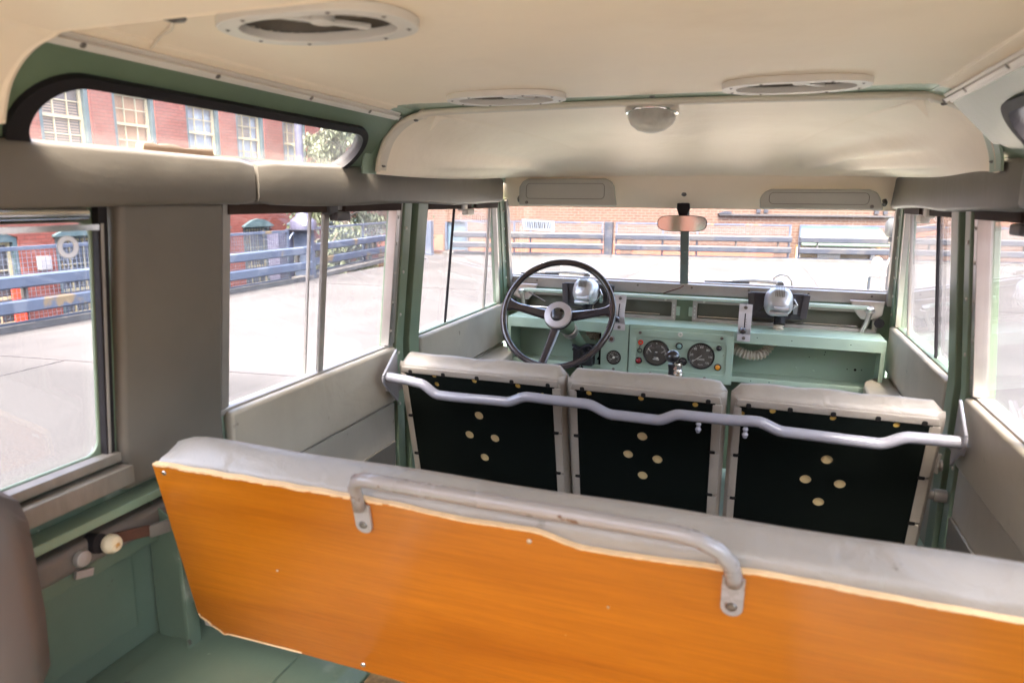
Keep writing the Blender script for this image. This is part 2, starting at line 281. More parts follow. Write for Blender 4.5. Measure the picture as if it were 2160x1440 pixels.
# ------------------------------------------------------------------ mesh helpers
class MB:
    def __init__(self): self.v = []; self.f = []; self.mi = []; self.T = None
    def _add(self, vs_, fs, mi=0):
        k = len(self.v)
        for p in vs_:
            p = Vector(p)
            self.v.append(self.T(p) if self.T else p)
        for f in fs: self.f.append([k + i for i in f]); self.mi.append(mi)
        return self
    def box(self, x0, x1, y0, y1, z0, z1, mi=0):
        vs_ = [(x, y, z) for x in (x0, x1) for y in (y0, y1) for z in (z0, z1)]
        return self._add(vs_, [(0, 1, 3, 2), (4, 6, 7, 5), (0, 4, 5, 1), (2, 3, 7, 6), (0, 2, 6, 4), (1, 5, 7, 3)], mi)
    def beam(self, p, q, wd, h, up=(0, 0, 1), mi=0):
        p, q = Vector(p), Vector(q); d = (q - p).normalized(); s = d.cross(Vector(up)).normalized() * wd / 2; u = s.cross(d).normalized() * h / 2
        vs_ = [a + e * s + g * u for a in (p, q) for e in (-1, 1) for g in (-1, 1)]
        return self._add(vs_, [(0, 1, 3, 2), (4, 6, 7, 5), (0, 4, 5, 1), (2, 3, 7, 6), (0, 2, 6, 4), (1, 5, 7, 3)], mi)
    def tube(self, pts, r, n=12, closed=False, caps=True, mi=0, flat=1.0):
        pts = [Vector(p) for p in pts]; N = len(pts); rs = r if isinstance(r, (list, tuple)) else [r] * N
        ref = None; rings = []
        for i in range(N):
            if closed: t = (pts[(i + 1) % N] - pts[i - 1]).normalized()
            else: t = (pts[min(i + 1, N - 1)] - pts[max(i - 1, 0)]).normalized()
            if ref is None:
                ref = Vector((0, 0, 1)) if abs(t.z) < .9 else Vector((1, 0, 0))
            ref = (ref - ref.dot(t) * t)
            if ref.length < 1e-6: ref = t.orthogonal()
            ref.normalize(); b = t.cross(ref)
            rings.append([pts[i] + rs[i] * (math.cos(a) * ref * flat + math.sin(a) * b) for a in [2 * math.pi * k / n for k in range(n)]])
        vs_ = [p for rg in rings for p in rg]; fs = []
        for i in range(N if closed else N - 1):
            j = (i + 1) % N
            for k in range(n): fs.append((i * n + k, i * n + (k + 1) % n, j * n + (k + 1) % n, j * n + k))
        if caps and not closed: fs.append(tuple(range(n))[::-1]); fs.append(tuple((N - 1) * n + k for k in range(n)))
        return self._add(vs_, fs, mi)
    def lathe(self, prof, o, ax=(0, 0, 1), n=24, mi=0):
        o = Vector(o); ax = Vector(ax).normalized(); e = ax.orthogonal().normalized(); g = ax.cross(e)
        vs_ = []; fs = []
        for (r, h) in prof:
            for k in range(n):
                a = 2 * math.pi * k / n; vs_.append(o + ax * h + max(r, 1e-5) * (math.cos(a) * e + math.sin(a) * g))
        for i in range(len(prof) - 1):
            for k in range(n): fs.append((i * n + k, i * n + (k + 1) % n, (i + 1) * n + (k + 1) % n, (i + 1) * n + k))
        return self._add(vs_, fs, mi)
    def plate(self, loops, w0, w1, mp=None, mi=0, mside=None):
        """loops: outer then holes, 2D; extruded from w0 to w1 ; mp(u,v,w)->3D"""
        mp = mp or (lambda u, v, w_: (u, v, w_))
        flat = [p for lp in loops for p in lp]
        tris = tessellate_polygon([[Vector((p[0], p[1], 0)) for p in lp] for lp in loops])
        n = len(flat)
        vs_ = [mp(p[0], p[1], w0) for p in flat] + [mp(p[0], p[1], w1) for p in flat]
        k = len(self.v)
        self._add(vs_, [tuple(t) for t in tris] + [tuple(i + n for i in t)[::-1] for t in tris], mi)
        s = 0; sf = []
        for lp in loops:
            L = len(lp)
            for i in range(L): a, b = s + i, s + (i + 1) % L; sf.append((a, b, b + n, a + n))
            s += L
        for f in sf: self.f.append([k + i for i in f]); self.mi.append(mi if mside is None else mside)
        return self
    def grid(self, fn, nu, nv, mi=0, thick=None):
        vs_ = [fn(i / nu, j / nv) for i in range(nu + 1) for j in range(nv + 1)]
        fs = [(i * (nv + 1) + j, (i + 1) * (nv + 1) + j, (i + 1) * (nv + 1) + j + 1, i * (nv + 1) + j + 1) for i in range(nu) for j in range(nv)]
        return self._add(vs_, fs, mi)
    def loft(self, secs, caps=True, mi=0):
        n = len(secs[0]); vs_ = [p for s in secs for p in s]; fs = []
        for i in range(len(secs) - 1):
            for k in range(n): fs.append((i * n + k, i * n + (k + 1) % n, (i + 1) * n + (k + 1) % n, (i + 1) * n + k))
        if caps: fs.append(tuple(range(n))[::-1]); fs.append(tuple((len(secs) - 1) * n + k for k in range(n)))
        return self._add(vs_, fs, mi)
    def build(self, name, mats, parent=None, bevel=0., seg=2, smooth=38, solid=0.):
        off = Vector((0, 0, 0)); p = parent
        while p is not None: off += Vector(p.location); p = p.parent
        me = bpy.data.meshes.new(name)
        me.from_pydata([tuple(v - off) for v in self.v], [], self.f)
        for i, pl in enumerate(me.polygons): pl.material_index = self.mi[i]
        bm = bmesh.new(); bm.from_mesh(me)
        bmesh.ops.recalc_face_normals(bm, faces=bm.faces)
        if solid:
            bmesh.ops.solidify(bm, geom=bm.faces[:], thickness=solid)
        if bevel:
            es = [e for e in bm.edges if len(e.link_faces) == 2 and e.calc_face_angle(0) > R(32)]
            bmesh.ops.bevel(bm, geom=es, offset=bevel, segments=seg, profile=.5, affect='EDGES', clamp_overlap=True)
        bm.to_mesh(me); bm.free()
        for mt in (mats if isinstance(mats, (list, tuple)) else [mats]): me.materials.append(M[mt] if isinstance(mt, str) else mt)
        me.polygons.foreach_set('use_smooth', [True] * len(me.polygons))
        me.set_sharp_from_angle(angle=R(smooth))
        o = bpy.data.objects.new(name, me); COL.objects.link(o)
        if parent: o.parent = parent
        if bevel and len(me.polygons) > 8: wn_ = o.modifiers.new('normals', 'WEIGHTED_NORMAL'); wn_.keep_sharp = True
        return o

def _split(self, name, mats, parent=None, **kw):      # every separate piece becomes a part of its own
    par = list(range(len(self.v)))
    def f(i):
        while par[i] != i: par[i] = par[par[i]]; i = par[i]
        return i
    for fc in self.f:
        r0 = f(fc[0])
        for i in fc[1:]: par[f(i)] = r0
    gr = {}
    for k, fc in enumerate(self.f): gr.setdefault(f(fc[0]), []).append(k)
    out = []
    for ks in gr.values():
        idx = {}; b = MB()
        for k in ks:
            for i in self.f[k]:
                if i not in idx: idx[i] = len(b.v); b.v.append(self.v[i])
            b.f.append([idx[i] for i in self.f[k]]); b.mi.append(self.mi[k])
        out.append(b.build(name, mats, parent, **kw))
    return out
MB.split = _split

def tag(o, label=None, cat=None, group=None, kind=None):
    for k, v in (('label', label), ('category', cat), ('group', group), ('kind', kind)):
        if v: o[k] = v
    return o
def thing(name, label, cat, loc=(0, 0, 0), group=None, rot=0):
    o = bpy.data.objects.new(name, None); COL.objects.link(o); o.location = loc; o.rotation_euler = (0, 0, rot)
    o.empty_display_size = .05
    return tag(o, label, cat, group)
def dup(root, d, label=None, mirror=False):
    r = root.copy(); COL.objects.link(r); r.location = Vector(root.location) + Vector(d)
    if label: r['label'] = label
    for ch in root.children:
        c = ch.copy(); COL.objects.link(c); c.parent = r
        for g in ch.children:
            e = g.copy(); COL.objects.link(e); e.parent = c
    return r
def rrect(u0, u1, v0, v1, r, n=6):
    pts = []
    for cx, cy, a0 in ((u1 - r, v1 - r, 0), (u0 + r, v1 - r, 90), (u0 + r, v0 + r, 180), (u1 - r, v0 + r, 270)):
        for k in range(n + 1):
            a = R(a0 + 90 * k / n); pts.append((cx + r * math.cos(a), cy + r * math.sin(a)))
    return pts
def circ(cx, cy, r, n=20, ry=None): return [(cx + r * math.cos(2 * math.pi * k / n), cy + (ry or r) * math.sin(2 * math.pi * k / n)) for k in range(n)]
def interp(x, tab):
    for (a, b), (c, d) in zip(tab, tab[1:]):
        if x <= c:
            t = (x - a) / (c - a); t = max(0, min(1, t)); t = t * t * (3 - 2 * t); return b + (d - b) * t
    return tab[-1][1]
def text_mesh(mb, s, size, T, align='CENTER'):
    cu = bpy.data.curves.new('t', 'FONT'); cu.body = s; cu.size = size; cu.align_x = align; cu.align_y = 'CENTER'; cu.resolution_u = 2
    ob = bpy.data.objects.new('t', cu); COL.objects.link(ob)
    bpy.context.view_layer.update()
    me = bpy.data.meshes.new_from_object(ob.evaluated_get(bpy.context.evaluated_depsgraph_get()))
    k = len(mb.v)
    for v in me.vertices: mb.v.append(Vector(T(v.co.x, v.co.y)))
    for p in me.polygons: mb.f.append([k + i for i in p.vertices]); mb.mi.append(0)
    bpy.data.objects.remove(ob); bpy.data.curves.remove(cu); bpy.data.meshes.remove(me)

# side wall shape: leans in above the waist
def SX(z): return .70 - max(0, z - 1.30) * .10
def smap(s, off=0.):          # plate mapper: (y, z, w) -> 3D, w outward
    return lambda u, v, w_: (s * (SX(v) + off + w_), u, v)

# ================================================================== SETTING
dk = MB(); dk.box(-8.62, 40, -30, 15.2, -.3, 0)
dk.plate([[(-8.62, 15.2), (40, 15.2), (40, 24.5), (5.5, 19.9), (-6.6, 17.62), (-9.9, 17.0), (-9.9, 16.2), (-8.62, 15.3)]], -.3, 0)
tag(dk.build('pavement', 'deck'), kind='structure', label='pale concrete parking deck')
tag(MB().box(-60, -8.7, -40, 60, -3.7, -3.5).build('ground', 'conc'), kind='structure', label='lower street ground below the deck')
jt = MB()
for p, q in (((-8.5, 2.2), (-3.6, 2.78)), ((-3.6, 2.78), (2, 3.3)), ((-6.5, 2.42), (-6.2, -6)), ((-2.2, 16.8), (-3.1, 3)), ((1.5, 17.5), (1.6, 3.3)), ((-8.5, 9.1), (6, 10.4)), ((6.5, -8), (6.3, 18)), ((2, 3.3), (12, 4.2))):
    jt.beam((p[0], p[1], .003), (q[0], q[1], .003), .018, .004)
tag(jt.build('pavement_joint', 'steelgrey'), kind='structure', label='dark narrow joints across the concrete deck')
cb = MB(); cb.beam((-8.56, -12, .03), (-8.66, 9.6, .03), .26, .10); cb.beam((-8.7, 9.6, .03), (-9.75, 16.4, .03), .26, .10)
cb.beam((-9.0, 17.18, .03), (5.5, 19.86, .03), .3, .10); cb.beam((5.5, 19.86, .03), (20, 22.5, .03), .3, .10)
tag(cb.build('kerb', 'conc', bevel=.01), kind='structure', label='low dirty concrete kerb under the fences')

# ------------------------------------------------------------------ fences (posts, rails, guard beams, wire mesh)
def fence(p, q, label, posts, beams=((.63, .16), (.32, .17)), mat='bluefence', inner=.12, mesh_top=1.0, beam_rng=None, step=.062, bm2=None):
    p, q = Vector(p), Vector(q); d = (q - p); L = d.length; d.normalize(); n = Vector((d.y, -d.x, 0))  # n towards the deck
    if n.dot(Vector((0, 0, 0)) - p) < 0: n = -n
    t = thing('safety_fence', label, 'fence', p, 'blue safety fences round the parking deck')
    P = lambda s_, z, o_=0: p + d * s_ + n * o_ + Vector((0, 0, z))
    for s_ in posts: MB().beam(P(s_, 0), P(s_, 1.02), .05, .05, up=d).build('post', mat, t, bevel=.004)
    MB().beam(P(0, 1.03), P(L, 1.03), .05, .05).build('top_rail', mat, t, bevel=.004)
    MB().beam(P(0, .09), P(L, .09), .04, .035).build('bottom_rail', mat, t)
    b0, b1 = beam_rng or (0, L)
    for z, h in beams:
        g = MB(); hh = h / 2
        prof = [(inner - .03, -hh), (inner + .05, -hh), (inner + .07, -hh * .75), (inner + .07, hh * .75), (inner + .05, hh), (inner - .03, hh)]
        secs = [[P(s_, z + v, u) for u, v in prof] for s_ in [b0 + (b1 - b0) * k / 24 for k in range(25)]]
        g.loft(secs).build('guard_beam', mat if bm2 is None else bm2, t)
    g = MB()
    for s_ in [x + .5 for x in range(int(b0), int(b1) - 1, 3)] + [b1 - .35]:
        g.beam(P(s_, .25, inner - .035), P(s_, .70, inner - .035), .10, .03, up=d)
    g.split('beam_bracket', 'conc', t)
    wm = MB(); k = int(L / step)
    for i in range(k + 1): wm.beam(P(i * L / k, .1), P(i * L / k, mesh_top), .0045, .0045, up=d)
    for z in [.1 + step * j for j in range(int(.9 / step) + 1)]: wm.beam(P(0, z), P(L, z), .0045, .0045)
    wm.build('wire_mesh', 'wire', t)
    return t
fence((-8.55, -3, 0), (-8.60, 9.0, 0), 'peeling blue rail fence with wire mesh in front of the red brick facade', [.02, 3, 5.95, 6.05, 9, 10, 11.97], beam_rng=(0, 12.5))
fence((-8.95, 10.0, 0), (-9.7, 16.0, 0), 'blue rail fence section in front of the pale green trees', [.02, 3, 5.97])
fence((-8.6, 17.05, 0), (-4.1, 18.05, 0), 'faded blue rail fence section between the blue door and the thick post', [1.9, 2.4, 4.57], bm2='bluefencef')
fence((-3.75, 18.12, 0), (1.2, 19.05, 0), 'faded blue rail fence section behind the mirror, right of the thick post', [.03, 1.4, 2.4, 5.0], bm2='bluefencef')
fence((1.42, 19.1, 0), (7.6, 20.25, 0), 'faded blue rail fence section in front of the green and white awning', [.03, 3, 6.25], bm2='bluefencef')
fence((7.7, 20.27, 0), (17, 22.0, 0), 'blue rail fence section seen through the right side windows', [.03, 3, 6, 9.4])
tag(MB().box(-4.07, -3.82, 17.98, 18.2, 0, 1.06).build('fence_post', 'bluefencef', bevel=.01), 'thick square blue post between two fence sections under the windscreen header', 'post')

# ------------------------------------------------------------------ street lamp column at the left fence
sl = thing('street_lamp', 'street lamp with flared black iron base on a square blue column by the left fence', 'street lamp', (-8.75, 9.75, 0))
MB().box(-8.95, -8.60, 9.62, 9.88, 0, 1.03).build('column', 'bluefence', sl, bevel=.01)
MB().lathe([(.0, 0), (.36, 0), (.36, .02), (.0, .02)], (-8.78, 9.75, 1.03), n=28).build('cap_plate', 'bluefencef', sl)
MB().lathe([(0, 0), (.27, .0), (.27, .14), (.25, .18), (.17, .24), (.12, .34), (.13, .36), (.13, .40), (.085, .42), (.085, .9), (.11, .92), (.085, .95), (.075, 4.2), (0, 4.2)], (-8.78, 9.75, 1.05), n=28).build('lamp_base', 'lampblack', sl)
MB().box(-9.25, -8.97, 9.15, 9.65, 0, .98).build('meter_box', 'lampblack', sl, bevel=.02)
MB().tube([(-8.8, 9.45, .98), (-8.8, 9.35, .92), (-8.8, 9.22, .78), (-8.8, 9.2, .6)], .022).build('conduit', 'bluefence', sl)
MB().box(-8.56, -8.53, 9.42, 9.52, 1.13, 1.23).build('label_plate', 'sticker', sl)

# ------------------------------------------------------------------ red brick building on the left
bl = thing('brick_building', 'red painted brick building with teal framed windows beyond the left fence', 'building', (-13, 8, -3.5))
holes = []; wins = []
bays = [1.75 + 1.852 * k - 1.852 * 3 for k in range(14)]      # y of left jambs
for i, y0 in enumerate([-3.70, -1.85, 0.0, 1.86, 3.70, 5.56, 7.42, 9.10, 11.15, 12.87, 14.80, 16.7, 18.5, 20.4]):
    wd = 1.13
    wins.append(('up', i, y0, y0 + wd, 2.5, 3.97)); wins.append(('lo', i, y0, y0 + wd, -1.25, .90))
def arch_pts(y0, y1, z0, z1, rise):
    pts = [(y0, z0), (y1, z0), (y1, z1)]
    for k in range(1, 10):
        t = k / 10; pts.append((y1 + (y0 - y1) * t, z1 + rise * math.sin(math.pi * t)))
    pts.append((y0, z1)); return pts
for kind, i, y0, y1, z0, z1 in wins:
    holes.append(arch_pts(y0, y1, z0, z1, .0 if kind == 'up' else .16))
MB().plate([[(-6, -3.5), (24, -3.5), (24, 9), (-6, 9)]] + holes, -.35, 0, lambda u, v, w_: (-13 + w_, u, v)).build('wall', 'brickl', bl)
for kind, i, y0, y1, z0, z1 in wins:
    X = -13.13
    rise = 0 if kind == 'up' else .16
    fr = MB(); mpx = lambda u, v, w_: (X + w_, u, v)
    fr.plate([arch_pts(y0 + .003, y1 - .003, z0 + .003, z1 - .003, rise), [(y0 + .09, z0 + .07), (y1 - .09, z0 + .07), (y1 - .09, z1 - .08), (y0 + .09, z1 - .08)]], -.05, .10, mpx)
    wo = fr.build('window', 'teal', bl)
    sa = MB(); a0, a1, b0, b1 = y0 + .09, y1 - .09, z0 + .07, z1 - .08
    zm = 3.25 if kind == 'up' else z0 + (z1 - z0) * .47
    for (p0, p1, q0, q1) in ((a0, a1, b0, b0 + .05), (a0, a1, b1 - .05, b1), (a0, a0 + .05, b0 + .05, b1 - .05), (a1 - .05, a1, b0 + .05, b1 - .05), (a0 + .05, a1 - .05, zm - .03, zm + .03)):
        sa.box(X - .045, X + .01, p0, p1, q0, q1)
    for k in (1, 2):
        yy = a0 + (a1 - a0) * k / 3; sa.box(X - .04, X - .005, yy - .011, yy + .011, b0 + .05, zm - .03); sa.box(X - .04, X - .005, yy - .011, yy + .011, zm + .03, b1 - .05)
    for zz in ((zm + b1) / 2, (zm + b0) / 2): sa.box(X - .038, X - .008, a0 + .05, a1 - .05, zz - .011, zz + .011)
    sa.build('sash', 'yellowsash', wo)
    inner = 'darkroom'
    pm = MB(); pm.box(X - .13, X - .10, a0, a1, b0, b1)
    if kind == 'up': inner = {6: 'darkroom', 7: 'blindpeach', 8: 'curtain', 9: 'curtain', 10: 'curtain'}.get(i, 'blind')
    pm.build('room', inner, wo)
    if (kind == 'up' and i in (6, 9, 10)) or (kind == 'lo' and i % 2 == 1):
        bd = MB(); top = b1 - .25 if i == 6 else b1 - .06; bot = b0 if i == 6 else zm + .02
        k = int((top - bot) / .055)
        sub = (a0 + .05, a1 - .06) if i == 6 else (a0 + .05, a0 + (a1 - a0) * .66)
        for j in range(k): bd.box(X - .09, X - .065, sub[0], sub[1], bot + j * .055, bot + j * .055 + .032)
        bd.build('blind', 'blind', wo)
    if kind == 'lo' and i not in (5,):
        g = MB()
        for k in range(9):
            yy = a0 + .03 + (a1 - a0 - .06) * k / 8; g.box(X + .10, X + .113, yy - .008, yy + .008, z0 + .1, z1 - .03)
        for zz in (z1 - .35, z1 - .75, z0 + .3): g.box(X + .098, X + .115, a0, a1, zz - .01, zz + .01)
        g.build('grille', 'bluefence', wo)
        MB().plate([arch_pts(y0 - .05, y1 + .05, z1 - .02, z1 + .01, .19)], 0, .10, lambda u, v, w_: (-13 + w_, u, v)).build('arch_hood', 'teal', wo)
    gz = MB(); gz.box(X - .025, X - .02, a0 + .05, a1 - .05, b0 + .05, b1 - .05); gz.build('pane', 'glassalp', wo)
    if kind == 'up': MB().box(X, -12.92, y0 - .06, y1 + .06, z0 - .09, z0).build('sill', 'teal', wo)
MB().box(-12.99, -12.85, 6.98, 7.2, .26, .52).build('wall_lamp', 'plate', bl, bevel=.01)
MB().box(-12.985, -12.84, 13.0 + 1.45, 13.0 + 1.65, .25, .5).build('wall_lamp', 'plate', bl, bevel=.01)
MB().box(-12.99, -12.93, 6.42, 6.62, -1.6, .02).build('red_panel', 'redpaint', bl)
MB().box(-12.99, -12.90, 14.78, 14.98, -1.6, .12).build('red_panel', 'redpaint', bl)

# ------------------------------------------------------------------ brick building in front
bf = thing('brick_building', 'orange brick building behind the front fence with a cornice and blue door', 'building', (0, 19.8, -3.5), rot=0)
TH = math.atan2(.185, 1)
fm = lambda u, v, w_: (u * math.cos(TH) + w_ * math.sin(TH), 20.15 + u * math.sin(TH) - w_ * math.cos(TH), v)
MB().plate([[(-12, -3.5), (26, -3.5), (26, 8), (-12, 8)], [(-9.66, 0.02), (-8.90, 0.02), (-8.90, .95), (-9.66, .95)][::-1]], -.3, 0, fm).build('wall', 'brickf', bf)
d_ = MB(); d_.plate([[(-9.65, .02), (-8.91, .02), (-8.91, .94), (-9.65, .94)]], -.12, -.08, fm); dr = d_.build('door', 'bluedoor', bf)
g = MB()
for a, b in ((-9.66, -9.58), (-8.98, -8.90)): g.plate([[(a, .02), (b, .02), (b, .95), (a, .95)]], -.07, .03, fm)
g.build('frame', 'bluefence', dr)
MB().plate([[(-12, .0), (-9.72, .0), (-9.72, .52), (-12, .52)]], 0, .02, fm).build('render_band', 'plaster', bf)
MB().plate([[(-8.82, .0), (-3.9, .0), (-3.9, .40), (-8.82, .40)]], 0, .02, fm).build('render_band', 'plaster', bf)
MB().plate([[(-3.5, .0), (.8, .0), (.8, .30), (-3.5, .30)]], 0, .015, fm).build('render_band', 'plaster', bf)
MB().plate([[(-.9, 1.27), (5.2, 1.27), (5.2, 1.32), (-.9, 1.32)]], 0, .10, fm).build('cornice', 'steelgrey', bf)
MB().plate([[(-.95, 1.325), (-.55, 1.325), (-.55, 1.40), (-.75, 1.40)]], 0, .12, fm).build('ledge', 'bluefencef', bf)
g = MB()
for a in (.2, .42, 3.6, 3.85): g.plate([[(a, 1.36), (a + .12, 1.36), (a + .12, 1.55), (a, 1.55)]], 0, .08, fm)
g.split('wall_bracket', 'bluefencef', bf)
aw = MB()
aw._add([fm(1.5, .99, .02), fm(3.75, .99, .02), fm(4.05, .45, .7), fm(1.45, .45, .7), fm(1.5, .96, .02), fm(3.75, .96, .02), fm(4.05, .42, .7), fm(1.45, .42, .7)],
        [(0, 1, 2, 3), (4, 7, 6, 5), (0, 4, 5, 1), (3, 2, 6, 7), (0, 3, 7, 4), (1, 5, 6, 2)])
awo = aw.build('awning', 'awn', bf)
g = MB(); g.plate([[(1.5, .90), (3.76, .90), (3.74, 1.0), (1.5, 1.0)]], .05, .13, fm); g.build('edge_band', 'awng', awo)
g = MB(); g.plate([[(1.45, -.2), (3.9, -.2), (3.9, .40), (1.45, .40)]], .0, .02, fm); g.build('yellow_lit_wall', 'yellowlit', bf)  # brick below the awning with its yellow light painted in
g = MB()
for a, b in ((1.47, 1.58), (3.62, 3.74), (2.1, 2.75)): g.plate([[(a, -.1), (b, -.1), (b, .34 if b - a < .2 else .2), (a, .34 if b - a < .2 else .2)]], .021, .09, fm)
g.split('white_pilaster', 'white', bf)
# doorway posts standing at the corner of the deck
dp = thing('gate_post', 'blue square post with black brackets at the far left corner of the deck', 'post', (-9.35, 16.7, 0))
MB().box(-9.30, -9.10, 16.5, 16.7, 0, 1.03).build('post', 'bluefence', dp, bevel=.01)
g = MB()
for z in (.3, .62): g.box(-9.42, -9.30, 16.5, 16.66, z, z + .16)
g.split('bracket', 'plate', dp); MB().box(-9.60, -9.42, 16.45, 16.7, 0, 1.0).build('box', 'lampblack', dp)
# building behind the vehicle (seen in the mirror)
br_ = thing('brick_building', 'plain orange brick wall behind the vehicle, reflected in the mirror', 'building', (0, -20, -.3))
MB().box(-20, 26, -21, -20, -.3, 9.0).build('wall', 'rearwall', br_)
g = MB()
for k in range(8): g.box(-16 + 5 * k, -14.4 + 5 * k, -19.99, -19.94, 3.0, 4.4)
g.build('window', 'bluedoor', br_)

# ------------------------------------------------------------------ trees beyond the left fence
def tree(loc, h, rad, trunk_r, label, n, seed, leafm, size, droop=.6, zlow=.1):
    rnd = random.Random(seed)
    t = thing('evergreen_tree', label, 'tree', loc, 'trees between the two brick buildings')
    L = Vector(loc); tk = MB()
    tk.tube([L, L + Vector((.06, .03, h * .35)), L + Vector((-.04, .08, h * .7)), L + Vector((.03, 0, h))], [trunk_r, trunk_r * .8, trunk_r * .5, trunk_r * .1], 8)
    limbs = []
    for k in range(26):
        a = rnd.random() * 6.283; z = h * (zlow + (.97 - zlow) * k / 26); rr = rad * (1.05 - .75 * (z / h)) * rnd.uniform(.65, 1.1)
        p0 = L + Vector((0, 0, z)); p2 = p0 + Vector((math.cos(a) * rr, math.sin(a) * rr, -.12 * rr * rnd.random())); p1 = (p0 + p2) / 2 + Vector((0, 0, .18 * rr))
        tk.tube([p0, p1, p2], [trunk_r * .25, trunk_r * .16, trunk_r * .05], 5); limbs.append((p0, p1, p2))
    tk.build('trunk', 'bark', t)
    cr_ = MB()
    for k in range(n):
        p0, p1, p2 = rnd.choice(limbs); s_ = rnd.random() ** .6
        c = p0.lerp(p1, s_ * 2) if s_ < .5 else p1.lerp(p2, s_ * 2 - 1)
        c = c + Vector((rnd.gauss(0, .16), rnd.gauss(0, .16), -abs(rnd.gauss(0, .26)) * droop * 2 + .05))
        a = rnd.random() * 6.283; ln = size * rnd.uniform(.7, 1.7); wd = size * rnd.uniform(.18, .34)
        dn = Vector((math.cos(a) * .6, math.sin(a) * .6, -droop - rnd.random())).normalized(); sd_ = dn.cross(Vector((rnd.uniform(-1, 1), rnd.uniform(-1, 1), rnd.uniform(-.3, .3)))).normalized()
        cr_._add([c, c + dn * ln * .5 + sd_ * wd, c + dn * ln, c + dn * ln * .5 - sd_ * wd], [(0, 1, 2, 3)])
    cr_.build('crown', leafm, t, smooth=180)
    return t
tree((-11.2, 15.0, -3.5), 8.6, 2.5, .17, 'pale evergreen tree with drooping sprays beside the red brick building', 17000, 3, 'leaf', .13)
tree((-11.6, 18.4, -3.5), 7.6, 2.4, .15, 'pale evergreen tree at the far corner beyond the left fence', 14000, 5, 'leaf', .13)
tree((-10.9, 12.2, -3.5), 3.5, 1.1, .06, 'low dark shrub tree behind the street lamp column', 3500, 9, 'leafd', .10, zlow=.3)

# ================================================================== THE VEHICLE SHELL
V = thing('station_wagon', 'green vintage off-road station wagon seen from inside, cream headlining and grey padded trim', 'vehicle', (0, -1.3, 0))
LV = []
# --- arch of the roof
def arch(s, o=0.):           # s 0..1 from left foot to right foot ; o outward offset
    pts = [(-.628 , 1.755), (-.622, 1.79), (-.600, 1.838), (-.562, 1.872), (-.515, 1.890), (-.45, 1.897), (0, 1.901)]
    full = pts + [(-x, z) for x, z in pts[:-1][::-1]]
    # parameter by index with finer flat part
    t = s * (len(full) - 1); i = min(int(t), len(full) - 2); f = t - i
    def P(k): return Vector(full[max(0, min(len(full) - 1, k))])
    a, b, c, d = P(i - 1), P(i), P(i + 1), P(i + 2)
    p = .5 * ((2 * b) + (c - a) * f + (2 * a - 5 * b + 4 * c - d) * f * f + (-a + 3 * b - 3 * c + d) * f ** 3)
    if o:
        e = .01; q = (arch(min(1, s + e)) - arch(max(0, s - e))).normalized(); p = p + Vector((-q.y, q.x)) * o
    return p
# roof skin above everything
rf = MB()
rf.grid(lambda u, v: (arch(u, .075).x * 1.12, -2.78 + v * 2.80, arch(u, .075).y + .012), 40, 1)
# leave only the crown and full arch front and rear: sides are the window panels
rf = MB()
def rskin(y0, y1, s0, s1, o):
    rf.grid(lambda u, v: (arch(s0 + (s1 - s0) * u, o).x, y0 + (y1 - y0) * v, arch(s0 + (s1 - s0) * u, o).y), 40, 1)
rskin(-2.78, -2.06, 0, 1, .02); rskin(-2.40, -1.20, .27, .73, .085); rskin(-1.20, -.02, 0, 1, .02)
rf.build('roof_skin', 'green', V)
# transverse green rib between the two headlinings
rb = MB()
rb.grid(lambda u, v: (arch(u, .004).x, (-1.270 if .30 < u < .70 else -1.224) * (1 - v) - 1.16 * v, arch(u, .004).y), 60, 1)
rb.build('roof_rib', 'green', V, solid=.004)
# side panels of the roof with their long windows
for s in (-1, 1):
    A = Vector((.650, 0, 1.768)); B = Vector((.538, 0, 1.882)); D = (B - A); Ln = D.length; D.normalize(); Nn = Vector((D.z, 0, -D.x))
    def am(u, v, w_, s=s): 
        p = A + D * v + Nn * w_; return (s * p.x, u, p.z)
    y0, y1 = (-2.10, -1.20)
    ye = 0 if s < 0 else .10
    panel = MB(); hole = rrect(-2.026, -1.262 - ye, -.024, .108, .063, 10)
    outer = [(y0, -.10), (y1, -.10), (y1, Ln + .01), (y0, Ln + .01)]
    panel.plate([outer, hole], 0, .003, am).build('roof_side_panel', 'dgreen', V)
    seal = MB(); o2 = rrect(-2.035, -1.256 - ye, -.033, .114, .071, 10); i2 = rrect(-2.009, -1.274 - ye, -.012, .098, .053, 10)
    sw = seal.plate([o2, i2], -.009, .014, am).build('roof_window_seal', 'rubber', V, bevel=.003)
    MB().plate([rrect(-2.012, -1.272 - ye, -.015, .101, .056, 10)], .003, .006, am).build('pane', 'glassalp', sw)
    rl = MB()
    rl.plate([[(-2.06, Ln - .011), (-1.218, Ln - .011), (-1.218, Ln + .009), (-2.06, Ln + .009)]], -.006, .0, am)
    rl.plate([[(-2.06, Ln - .005), (-1.215, Ln - .005), (-1.215, Ln + .003), (-2.06, Ln + .003)]], -.012, -.006, am)
    rail = rl.build('headlining_rail', 'white', V, bevel=.0012)
    sc = MB()
    for y in (-2.0, -1.78, -1.55, -1.35, -1.22): sc.lathe([(0, .002), (.004, .001), (.0045, 0)], am(y, Ln, -.012), (-s * Nn.x, 0, -Nn.z), 8)
    sc.split('screw', 'screw', rail)
